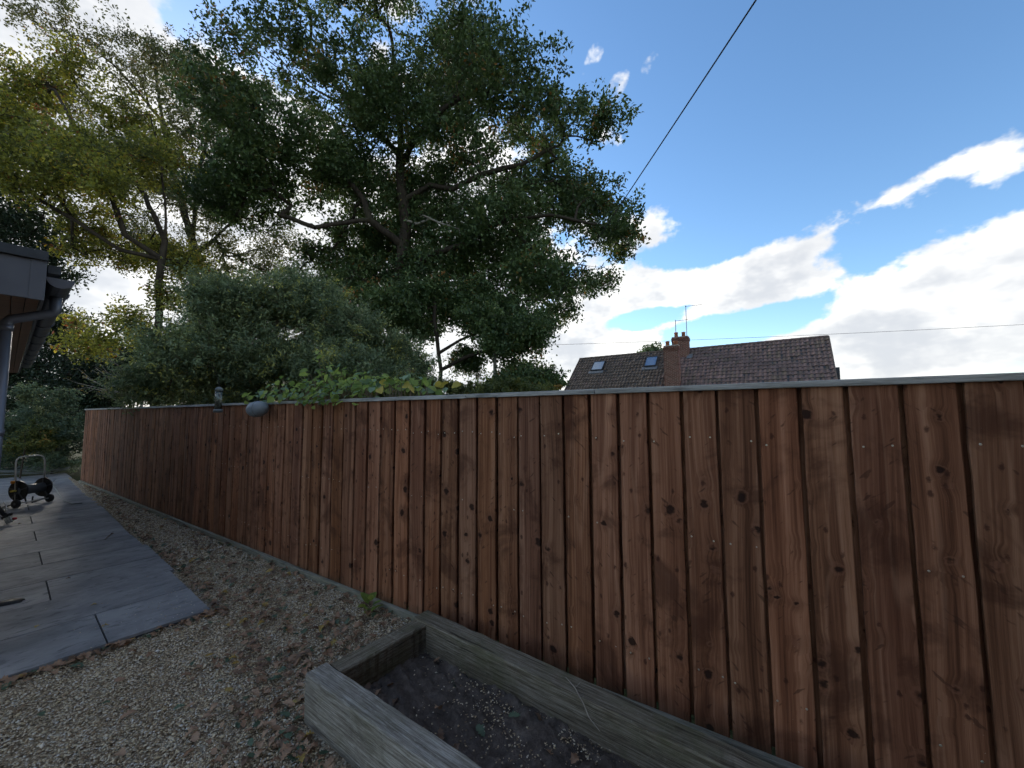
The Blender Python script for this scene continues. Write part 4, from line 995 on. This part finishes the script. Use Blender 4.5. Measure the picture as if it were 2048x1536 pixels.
# fill of smaller leaves deep inside the bush
# ------------------------------------------------------------------ pod and feeder hanging before the fence
P = fence_pt(515, 818, .16); rp = 20 / FPX * P[1] * 1.0
mb = MB(); axp = np.array([.96, -.2, .12]); prof = [(-rp * 1.15 + 2.3 * rp * k / 14, rp * .80 * math.sqrt(max(0.0004, 1 - ((k - 7) / 7.0) ** 2))) for k in range(15)]
pod = empty('hanging_pod', tuple(P), 'smooth grey egg-shaped pod hanging at the fence top under the broad leaves', 'pod')
mb.lathe((0, 0, 0), axp, prof, 22); mb.build('shell', M['grey_shell'], pod, True)
mb = MB(); axn = axp / np.linalg.norm(axp); b1 = np.cross(axn, (0, 0, 1)); b1 /= np.linalg.norm(b1); b2 = np.cross(b1, axn)
mb.tube([(axn * .15 * rp + (b1 * math.cos(a) + b2 * math.sin(a)) * rp * .792) for a in np.linspace(0, 2 * math.pi, 25)[:-1]], .0025, 6, closed=True); mb.build('seam', M['grey_plastic'], pod)
mb = MB(); mb.tube([(0, 0, rp * .6), (.03, -.03, .15), (.05, -.12, .22)], .003, 5); mb.build('hanger', M['wire'], pod)
P = fence_pt(437, 802, .14); sc_ = P[1] / FPX
feeder = empty('bird_feeder', tuple(P), 'slender clear tube bird feeder with dark ends hanging before the fence top', 'bird feeder')
mb = MB(); mb.lathe((0, 0, 0), (0, 0, 1), [(-16 * sc_, 6.2 * sc_), (20 * sc_, 6.2 * sc_)], 16); mb.build('tube', M['clear'], feeder, True)
mb = MB(); mb.lathe((0, 0, 0), (0, 0, 1), [(-15 * sc_, 5.2 * sc_), (3 * sc_, 5.2 * sc_)], 12); mb.build('seed', M['twig'], feeder, True)
mb = MB(); mb.lathe((0, 0, 0), (0, 0, 1), [(-23 * sc_, 6.8 * sc_), (-21 * sc_, 8.4 * sc_), (-17.5 * sc_, 8.0 * sc_), (-16.2 * sc_, 6.6 * sc_)], 16); mb.build('base_tray', M['hose'], feeder, True)
mb = MB(); mb.lathe((0, 0, 0), (0, 0, 1), [(20 * sc_, 7 * sc_), (24 * sc_, 7 * sc_), (28 * sc_, 3 * sc_)], 16); mb.build('lid', M['hose'], feeder, True)
mb = MB(); mb.tube([(0, 0, 27 * sc_), (0, -.02, 45 * sc_), (.05, -.2, 70 * sc_)], .003, 5); mb.build('hanger', M['wire'], feeder)

# ------------------------------------------------------------------ hose reel, coil, bits on the paving
HR = np.array([-8.80, 7.20, .032]); reel = empty('hose_reel', tuple(HR), 'two-wheeled hose reel cart with tubular handle standing on the paving', 'hose reel')
xa = np.array([.02, 1.0, 0]); xa /= np.linalg.norm(xa); ya = np.array([-xa[1], xa[0], 0])     # xa across the cart
def rp_(x, y, z): return xa * x + ya * y + np.array([0, 0, z])
W_ = .21
mb = MB(); hp = [rp_(-W_, .0, .12), rp_(-W_, .05, .78), rp_(-W_ + .012, .056, .84), rp_(-W_ + .05, .06, .875), rp_(-W_ + .09, .062, .885), rp_(W_ - .09, .062, .885), rp_(W_ - .05, .06, .875), rp_(W_ - .012, .056, .84), rp_(W_, .05, .78), rp_(W_, .0, .12)]
mb.tube(hp, .0125, 10); mb.build('handle', M['galv'], reel, True)
for sx_ in (-1, 1):
    mb = MB(); c = rp_(sx_ * (W_ - .03), 0, .29)
    mb.lathe(c, xa, [(-.010, .165), (-.012, .172), (.012, .172), (.010, .165)], 28)
    d_ = mb.build('drum_side', M['black_plastic'], reel, True)
    mb = MB(); mb.lathe(c, xa * sx_, [(.012, .06), (.026, .055), (.03, .03)], 18); mb.build('hub', M['grey_plastic'], d_, True)
    for k in range(5):
        a = k * 2 * math.pi / 5 + .3; mb = MB(); mb.box(c + rp_(0, math.cos(a) * .11, math.sin(a) * .11), (.034, .02, .12), (tuple(xa), tuple(np.cross(xa, rp_(0, math.cos(a), math.sin(a)))), tuple(rp_(0, math.cos(a), math.sin(a))))); mb.build('spoke', M['grey_plastic'], d_)
    mb = MB(); cw = rp_(sx_ * (W_ + .035), -.06, .075); mb.lathe(cw, xa, [(-.02, .055), (-.017, .072), (.017, .072), (.02, .055)], 22); wl = mb.build('wheel', M['black_plastic'], reel, True)
    mb = MB(); mb.lathe(cw, xa, [(-.024, .02), (.024, .02)], 12); mb.build('rim', M['grey_plastic'], wl, True)
    mb = MB(); mb.tube([rp_(sx_ * W_, .0, .12), rp_(sx_ * W_, -.03, .085), rp_(sx_ * W_, .16, .02), rp_(sx_ * W_, .22, .014)], .013, 8); mb.build('foot', M['grey_plastic'], reel, True)
    mb = MB(); mb.box(rp_(sx_ * (W_ - .002), 0, .29), (.02, .05, .36), (tuple(xa), tuple(ya), (0, 0, 1))); mb.build('side_bracket', M['black_plastic'], reel)
mb = MB(); mb.tube([rp_(-W_ + .03, 0, .29), rp_(W_ - .03, 0, .29)], .085, 20); mb.build('barrel', M['grey_plastic'], reel, True)
mb = MB(); mb.tube([rp_(-W_ - .05, -.06, .075), rp_(W_ + .05, -.06, .075)], .010, 8); mb.build('axle', M['galv'], reel, True)
mb = MB(); mb.lathe(rp_(-W_ - .012, .04, .45), -xa, [(0, .028), (.03, .028), (.036, .02)], 14); mb.build('knob', M['orange'], reel, True)
mb = MB(); mb.tube([rp_(-W_ - .01, -.0, .29), rp_(-W_ - .05, -.0, .29), rp_(-W_ - .06, -.10, .26), rp_(-W_ - .14, -.10, .26)], .010, 8); mb.build('crank', M['black_plastic'], reel, True)
mb = MB(); mb.tube([rp_(-W_ - .04, -.04, .30), rp_(-W_ - .11, -.05, .305)], .018, 10); mb.build('hose_connector', M['yellow'], reel, True)
mb = MB(); mb.tube([rp_(-.10, -.02, .16), rp_(-.08, -.04, .05), rp_(0, -.04, .04), rp_(.02, -.02, .15)], .012, 6); mb.build('lower_bracket', M['black_plastic'], reel, True)
# hose coil at the end of the paving
CC = onz(55, 944, .05); mb = MB(); pts_ = []
for k in range(150):
    a = k / 150 * 2 * math.pi * 6; rr = .85 + .10 * math.sin(k * .37) + .12 * math.sin(k * .11); pts_.append((rr * math.cos(a) * 1.05, rr * .55 * math.sin(a) + .05 * math.sin(k * .2), .02 + .02 * (k // 25) + .012 * math.sin(k * 1.3)))
mb.tube(pts_, .0125, 6); ho = mb.build('hose', M['hose'], smooth=True); ho.location = CC; tag(ho, 'coil of grey garden hose lying at the far end of the paving', 'hose')
mb = MB(); q0 = onz(88, 979, .034); mb.tube([np.zeros(3)] + [onz(*q, .05 + .1 * (i < 1)) - q0 for i, q in enumerate(((112, 958), (104, 966), (127, 1001), (144, 1008), (165, 1006)))], .009, 6)
ho = mb.build('hose_end', M['hose']); ho.location = q0; tag(ho, 'thin dark hose end trailing across the paving beside reel', 'hose')
mb = MB(); q0 = onz(210, 1080, .036); mb.tube([onz(*q, .04) - q0 for q in ((210, 1079), (217, 1072), (226, 1066))], .005, 5); ho = mb.build('stick', M['twig']); ho.location = q0; tag(ho, 'short dark stick lying on the middle of paving', 'stick')
# leaning leg with ribbed foot at the left edge
q0 = onz(22, 1048, .034); leg = empty('folding_leg', tuple(q0), 'dark sloping leg ending in a grey ribbed foot at left edge of paving', 'leg')
def lp(px, py, dy=0.): return at(px, py, q0[1] + dy) - q0
mb = MB(); mb.tube([lp(-30, 985), lp(10, 1031)], .026, 8); mb.build('leg', M['black_plastic'], leg, True)
for k in range(3):
    mb = MB(); mb.tube([lp(9 + 4.5 * k, 1035 - k * 2.5), lp(15 + 5 * k, 1047 - k * 2)], .016, 8); mb.build('foot', M['galv'], leg, True)
mb = MB(); mb.tube([lp(5, 1036), lp(22, 1028)], .022, 8); mb.build('clamp', M['black_plastic'], leg, True)
mb = MB(); mb.lathe(lp(28, 1037), (1, .3, 0), [(-.01, .018), (.02, .02), (.03, .012)], 10); mb.build('knob', M['red'], leg, True)
mb = MB(); mb.tube([lp(8, 1004), lp(12, 1010), lp(12.5, 1018), lp(11, 1025)], .008, 6); mb.build('strap', M['white'], leg, True)
q0 = onz(8, 1207, .034); mb = MB(); r_ = np.random.default_rng(4); ang = np.linspace(0, 2 * math.pi, 19)[:-1]
ringp = [(.115 * math.cos(a) * (1 + r_.normal(0, .12)), .062 * math.sin(a) * (1 + r_.normal(0, .15)), .004 + r_.uniform(0, .01)) for a in ang]
mb.raw([(0, 0, .016)] + ringp + [(x * 1.02, y * 1.02, -.001) for x, y, z in ringp], [(0, 1 + k, 1 + (k + 1) % 18) for k in range(18)] + [(1 + k, 19 + k, 19 + (k + 1) % 18, 1 + (k + 1) % 18) for k in range(18)])
o = mb.build('drain_cover', M['black_plastic'], smooth=True); o.location = q0; o.rotation_euler = (0, 0, .5); tag(o, 'small dark oval patch lying on the paving at the left edge', 'cover')

# ------------------------------------------------------------------ weed by the gravel board, twig on the sleeper
q0 = onz(738, 1232, .05); weed = empty('weed', tuple(q0), 'small green weed growing from gravel beside the fence foot', 'plant')
for k, (dx, dy, a, ln) in enumerate([(0, 0, 2.2, 1.2), (.02, .01, .9, 1.3), (-.02, .0, 3.4, 1.0), (.01, -.02, -.9, 1.1), (-.01, -.02, -2.2, 1.2), (.03, 0, .1, 1.0), (-.02, .02, 2.8, 1.3), (0, .03, 1.5, 1.25), (.01, .01, -1.6, .9)]):
    o = link('leaf', random.choice(hazel_meshes['hazel']), None, weed); o.location = (dx, dy, .02 + .012 * k); o.rotation_euler = (random.gauss(0, .3), -.75 + random.gauss(0, .25), a); o.scale = (ln * .95, ln * .7, ln)
mb = MB(); tw = [onz(x, y, z) for x, y, z in ((1131, 1354, .258), (1150, 1375, .262), (1168, 1410, .262), (1178, 1435, .262), (1200, 1463, .258))]; q0 = tw[0]
mb.tube([p - q0 for p in tw], [.0015, .003, .003, .0025, .0015], 5); mb.tube([tw[1] - q0, tw[1] - q0 + np.array([.03, .02, .01])], .0015, 4); o = mb.build('twig', M['deadwood']); o.location = q0; tag(o, 'thin pale twig lying across the sleeper along the fence', 'twig')

# ------------------------------------------------------------------ the house beyond
HRr = np.array([18.548, 22.435, 6.0]); HD = np.array([-.818, .575, 0.]); HD /= np.linalg.norm(HD); HN = np.array([-.575, -.818, 0.]); HN /= np.linalg.norm(HN)
PIT = R(44); HL = 15.84; house = empty('house', tuple(HRr * [1, 1, 0]), 'brown pantiled house roof with two skylights rising beyond the fence', 'house'); h0 = HRr * [1, 1, 0]
def hp_(a, dn, lift=0.):          # along the ridge from the right end, horizontal distance down the near slope
    return HRr + HD * a + HN * dn + np.array([0, 0, -dn * math.tan(PIT)]) + lift * (HN * math.sin(PIT) + np.array([0, 0, math.cos(PIT)])) - h0
slopeL = 4.6; G = .24; TW = .235
def tiles(name, a0, a1, sgn, tb):
    mb = MB(); r = np.random.default_rng(int(a0 * 10) + 3); ncol = int(round((a1 - a0) / TW)); rows = int(slopeL / G)
    for j in range(rows):
        d0, d1 = j * G, (j + 1) * G + .035
        for i in range(ncol):
            x0 = a0 + i * TW; lf = r.normal(0, .008); tl = float(np.clip(tb + r.normal(0, .13), 0.01, 1)); vs = []
            for d, base_l in ((d0, .012), (d1, .052)):
                for k in range(6):
                    t = k / 5; prof = .028 * math.sin(t * 2 * math.pi) ; P = hp_(x0 + TW * t * 1.0, d if sgn > 0 else d, base_l + prof + lf)
                    vs.append(P)
            for k in range(6):
                t = k / 5; vs.append(hp_(x0 + TW * t, d1, .012 + .028 * math.sin(t * 2 * math.pi) + lf))
            if sgn < 0:
                vs = [v - 2 * HN * ((v - (HRr - h0)) @ HN) for v in vs]
            mb.raw(vs, [(k, k + 1, 7 + k, 6 + k) for k in range(5)] + [(6 + k, 7 + k, 13 + k, 12 + k) for k in range(5)], tl)
    return tag(mb.build(name, M['tile'], house), kind='stuff')
tiles('roof_tiles', 0, 8.3, 1, .60)['label'] = 'reddish brown roof tiles right of the chimneys'
tiles('roof_tiles', 8.3, HL, 1, .26)['label'] = 'dark brown roof tiles around the skylights'
mb = MB()
for sg in (1, -1):
    q = [hp_(0, 0), hp_(HL, 0), hp_(HL, slopeL + .05), hp_(0, slopeL + .05)]
    if sg < 0: q = [v - 2 * HN * ((v - (HRr - h0)) @ HN) for v in q]
    mb.raw(q + [v - np.array([0, 0, .09]) for v in q], [(0, 1, 2, 3), (7, 6, 5, 4), (0, 4, 5, 1), (1, 5, 6, 2), (2, 6, 7, 3), (3, 7, 4, 0)], .3)
mb.build('roof_deck', M['roof_edge'], house)
for k in range(36):
    a = HL / 36 * k; mb = MB(); mb.tube([hp_(a + .01, 0, -.02), hp_(a + HL / 36 + .02, 0, -.02)], [.10, .115], 10, tint=.66 if a < 8.3 else .3); mb.build('ridge_tile', M['tile'], house)
for a in (0, HL):
    mb = MB(); mb.tube([hp_(a, 0, .03), hp_(a, slopeL + .05, .03)], .045, 6, tint=.5); mb.build('verge', M['tile'], house)
ez = 6 - slopeL * math.tan(PIT)
mb = MB()
for a in (.18, HL - .18):
    pass
wv = [(.2, slopeL - .35), (HL - .2, slopeL - .35), (HL - .2, -slopeL + .35), (.2, -slopeL + .35)]
bot = [HRr + HD * a + HN * d - h0 for a, d in wv]; vs = [np.array([p[0], p[1], -.05]) for p in bot] + [np.array([p[0], p[1], ez + .25]) for p in bot]
g1 = HRr + HD * .2 - h0; g2 = HRr + HD * (HL - .2) - h0; g1[2] = g2[2] = 5.85
mb.raw(vs + [g1, g2], [(0, 1, 5, 4), (1, 2, 6, 9, 5), (2, 3, 7, 6), (3, 0, 4, 8, 7)]); mb.build('wall', M['brick'], house)
for d, nm in ((1.17, 'barge_end'),):
    mb = MB(); p = hp_(-.12, 2.1, -.2); mb.box(p + np.array([0, 0, -.35]), (.16, .5, 1.0), (tuple(HD), tuple(HN), (0, 0, 1))); mb.build('gable_ladder', M['roof_edge'], house)
def skylight(a0, a1, d0, d1):
    fr = None
    mb = MB(); t = .055
    for (x0, x1, y0, y1) in ((a0, a1, d0, d0 + t), (a0, a1, d1 - t, d1), (a0, a0 + t, d0 + t, d1 - t), (a1 - t, a1, d0 + t, d1 - t)):
        q = [hp_(x0, y0, .15), hp_(x1, y0, .15), hp_(x1, y1, .15), hp_(x0, y1, .15)]; b_ = [hp_(x0, y0, .0), hp_(x1, y0, .0), hp_(x1, y1, .0), hp_(x0, y1, .0)]
        mb.raw(q + b_, [(0, 1, 2, 3), (0, 4, 5, 1), (1, 5, 6, 2), (2, 6, 7, 3), (3, 7, 4, 0)])
    fr = mb.build('skylight', M['black_plastic'], house)
    mb = MB(); mb.raw([hp_(a0 + t, d0 + t, .13), hp_(a1 - t, d0 + t, .13), hp_(a1 - t, d1 - t, .13), hp_(a0 + t, d1 - t, .13)], [(0, 1, 2, 3)]); mb.build('pane', M['glass'], fr)
    mb = MB(); q = [hp_(a0 - .12, d1, .075), hp_(a1 + .12, d1, .075), hp_(a1 + .12, d1 + .2, .085), hp_(a0 - .12, d1 + .2, .085)]; mb.raw(q + [v - np.array([0, 0, .05]) for v in q], [(0, 1, 2, 3), (0, 4, 5, 1), (1, 5, 6, 2), (2, 6, 7, 3), (3, 7, 4, 0)]); mb.build('flashing', M['lead'], fr)
skylight(13.42, 14.35, .50, 1.30); skylight(9.50, 10.32, .47, 1.28)
def chimney(name, c, wa, wn, z0, z1, pots, label):
    ch = empty(name, (0, 0, 0)); bpy.data.objects.remove(ch)
    core = MB(); core.box(np.array([c[0], c[1], (z0 + z1) / 2]) - h0, (wa - .016, wn - .016, z1 - z0), (tuple(HD), tuple(HN), (0, 0, 1)))
    co = core.build('chimney', M['mortar'], house); co['label'] = label
    mb = MB(); cz = .075; r = np.random.default_rng(int(z1 * 10)); nc = int((z1 - z0) / cz)
    for k in range(nc):
        corb = .03 if nc - 4 <= k < nc - 1 else 0
        for ax_, ln_, oth in ((HD, wa, wn), (HN, wn, wa)):
            oo = HN if ax_ is HD else HD; n_ = max(2, int(round(ln_ / .225))); bl = (ln_ + 2 * corb) / n_; sh = (k % 2) * bl / 2
            for sgn in (-1, 1):
                x = -ln_ / 2 - corb - sh
                while x < ln_ / 2 + corb - .01:
                    xa_, xb_ = max(x, -ln_ / 2 - corb), min(x + bl, ln_ / 2 + corb); x += bl
                    if xb_ - xa_ < .03: continue
                    cc = np.array([c[0], c[1], z0 + cz * (k + .5)]) + ax_ * (xa_ + xb_) / 2 + oo * sgn * (oth / 2 + corb - .04 + (.002 if ax_ is HD else 0)) - h0
                    mb.box(cc, (xb_ - xa_ - .016, .08, cz - .016), (tuple(ax_), tuple(oo), (0, 0, 1)), float(np.clip(r.normal(.5, .22), .01, 1)))
    tag(mb.build('bricks', M['brick'], co), kind='stuff')
    for dx, ph in pots:
        mb = MB(); mb.lathe(np.array([c[0], c[1], z1]) + HD * dx - h0, (0, 0, 1), [(0, .13), (ph * .75, .115), (ph * .78, .14), (ph * .92, .14), (ph * .95, .12), (ph, .12)], 14); mb.build('chimney_pot', M['pot'], co, True)
    return co
c1 = HRr + HD * 8.10 + HN * 2.75; chimney('chimney', c1, .90, .50, 2.2, 5.92, [(.24, .30), (-.25, .28)], 'tall red brick chimney rising in front of the roof slope')
c2 = HRr + HD * 8.02 + HN * .35; chimney('chimney', c2, 1.05, .62, 4.8, 6.85, [(.28, .36), (-.20, .33)], 'darker chimney straddling the ridge behind the tall one')
mb = MB(); p = hp_(7.42, .65, .06); mb.box(p, (.35, .45, .03), (tuple(HD), tuple(HN * math.cos(PIT) - Z3 * math.sin(PIT)), tuple(HN * math.sin(PIT) + Z3 * math.cos(PIT)))); mb.build('flashing', M['lead'], house)
# aerials on the chimneys
def aerial(name, label, px, pyb, pyt, Y, booms):
    b = at(px, pyb, Y); t_ = at(px, pyt, Y); o = empty(name, tuple(b), label, 'aerial'); mb = MB(); mb.tube([np.zeros(3), np.array([0, 0, t_[2] - b[2]])], .024, 6); mb.build('mast', M['lead'], o)
    for (x0, y0, x1, y1, n) in booms:
        a_ = at(x0, y0, Y) - b; c_ = at(x1, y1, Y - .5) - b; mb = MB(); mb.tube([a_, c_], .014, 5); bm_ = mb.build('boom', M['lead'], o)
        mb = MB(); d_ = (c_ - a_) / np.linalg.norm(c_ - a_)
        side = np.cross(d_, (0, 0, 1))
        for k in range(n):
            p = a_ + (c_ - a_) * (k + .5) / n; mb.tube([p - side * .12, p + side * .12], .006, 4)
        tag(mb.build('rods', M['lead'], bm_), kind='stuff')
aerial('tv_aerial', 'taller thin television aerial on the ridge chimney', 1374, 680, 611, 27.6, [(1370, 613, 1404, 609, 8)])
aerial('tv_aerial', 'shorter television aerial left of the taller one', 1352, 676, 640, 27.4, [(1351, 642, 1376, 639, 6)])

# ------------------------------------------------------------------ pole and wires
PY = 13.; b = gz(990, PY); mb = MB(); tp = at(990, 630, PY); mb.tube([np.zeros(3), np.array([0, 0, tp[2] + .05])], [.065, .055], 12); o = mb.build('telegraph_pole', M['pole'], smooth=True); o.location = b; tag(o, 'grey wooden telegraph pole half hidden by the trees', 'pole')
def wire(name, label, pts, rad, n=40):
    P = np.array(pts); t = np.linspace(0, 1, len(P)); tt = np.linspace(0, 1, n); Q = np.stack([np.interp(tt, t, P[:, i]) for i in range(3)], 1)
    Q[:, 2] -= 0
    mb = MB(); mb.tube([q - Q[0] for q in Q], rad, 6); o = mb.build(name, M['wire'], smooth=True); o.location = Q[0]; tag(o, label, 'cable')
W0 = np.array([2.47, .25, 5.45]); W1 = at(1042, 690, 19.5)
tt = np.linspace(0, 1, 30); Wp = W0[None] + (W1 - W0)[None] * tt[:, None]; Wp[:, 2] -= 4 * .22 * tt * (1 - tt)
wire('service_cable', 'thick black cable running steeply down the sky into the oak', Wp, .0085)
W0 = at(990, 693, 24.); W1 = at(2120, 645, 21.5); Wp = W0[None] + (W1 - W0)[None] * tt[:, None]; Wp[:, 2] -= 4 * .12 * tt * (1 - tt)
wire('thin_wire', 'thin nearly level wire crossing above the house roof', Wp, .010)

# ------------------------------------------------------------------ unseen house added to shade the fence's near end; the cable runs to it
hs0 = fen(-1.95, 0); side = empty('shading_house', tuple(hs0), 'unseen brick house wall added just right of the frame to shade the fence', 'house')
def hbox(name, mat, s0, s1, o0, o1, z0, z1, parent=side):
    mb = MB(); mb.box(fen((s0 + s1) / 2, (o0 + o1) / 2, (z0 + z1) / 2) - hs0, (s1 - s0, o1 - o0, z1 - z0), AX); return mb.build(name, mat, parent)
hbox('wall', M['brick'], -6.5, -1.95, -1.4, 7.0, -.05, 5.5)
hbox('fascia', M['fascia'], -6.5, -1.72, -1.42, 7.1, 5.502, 5.68)
mb = MB(); q = [fen(-1.7, -1.5, 5.70), fen(-1.7, 7.2, 5.70), fen(-4.2, 7.2, 7.6), fen(-4.2, -1.5, 7.6), fen(-6.7, 7.2, 5.70), fen(-6.7, -1.5, 5.70)]
mb.raw([p - hs0 for p in q] + [p - hs0 - np.array([0, 0, .015]) for p in q], [(0, 1, 2, 3), (3, 2, 4, 5), (7, 6, 9, 8), (8, 9, 11, 10), (0, 6, 7, 1), (4, 10, 11, 5)]); mb.build('roof', M['tile'], side)
wd = hbox('window', M['white'], -1.99, -1.93, 2.0, 3.2, 3.2, 4.3); hbox('pane', M['glass'], -1.935, -1.925, 2.08, 3.12, 3.28, 4.22, wd)
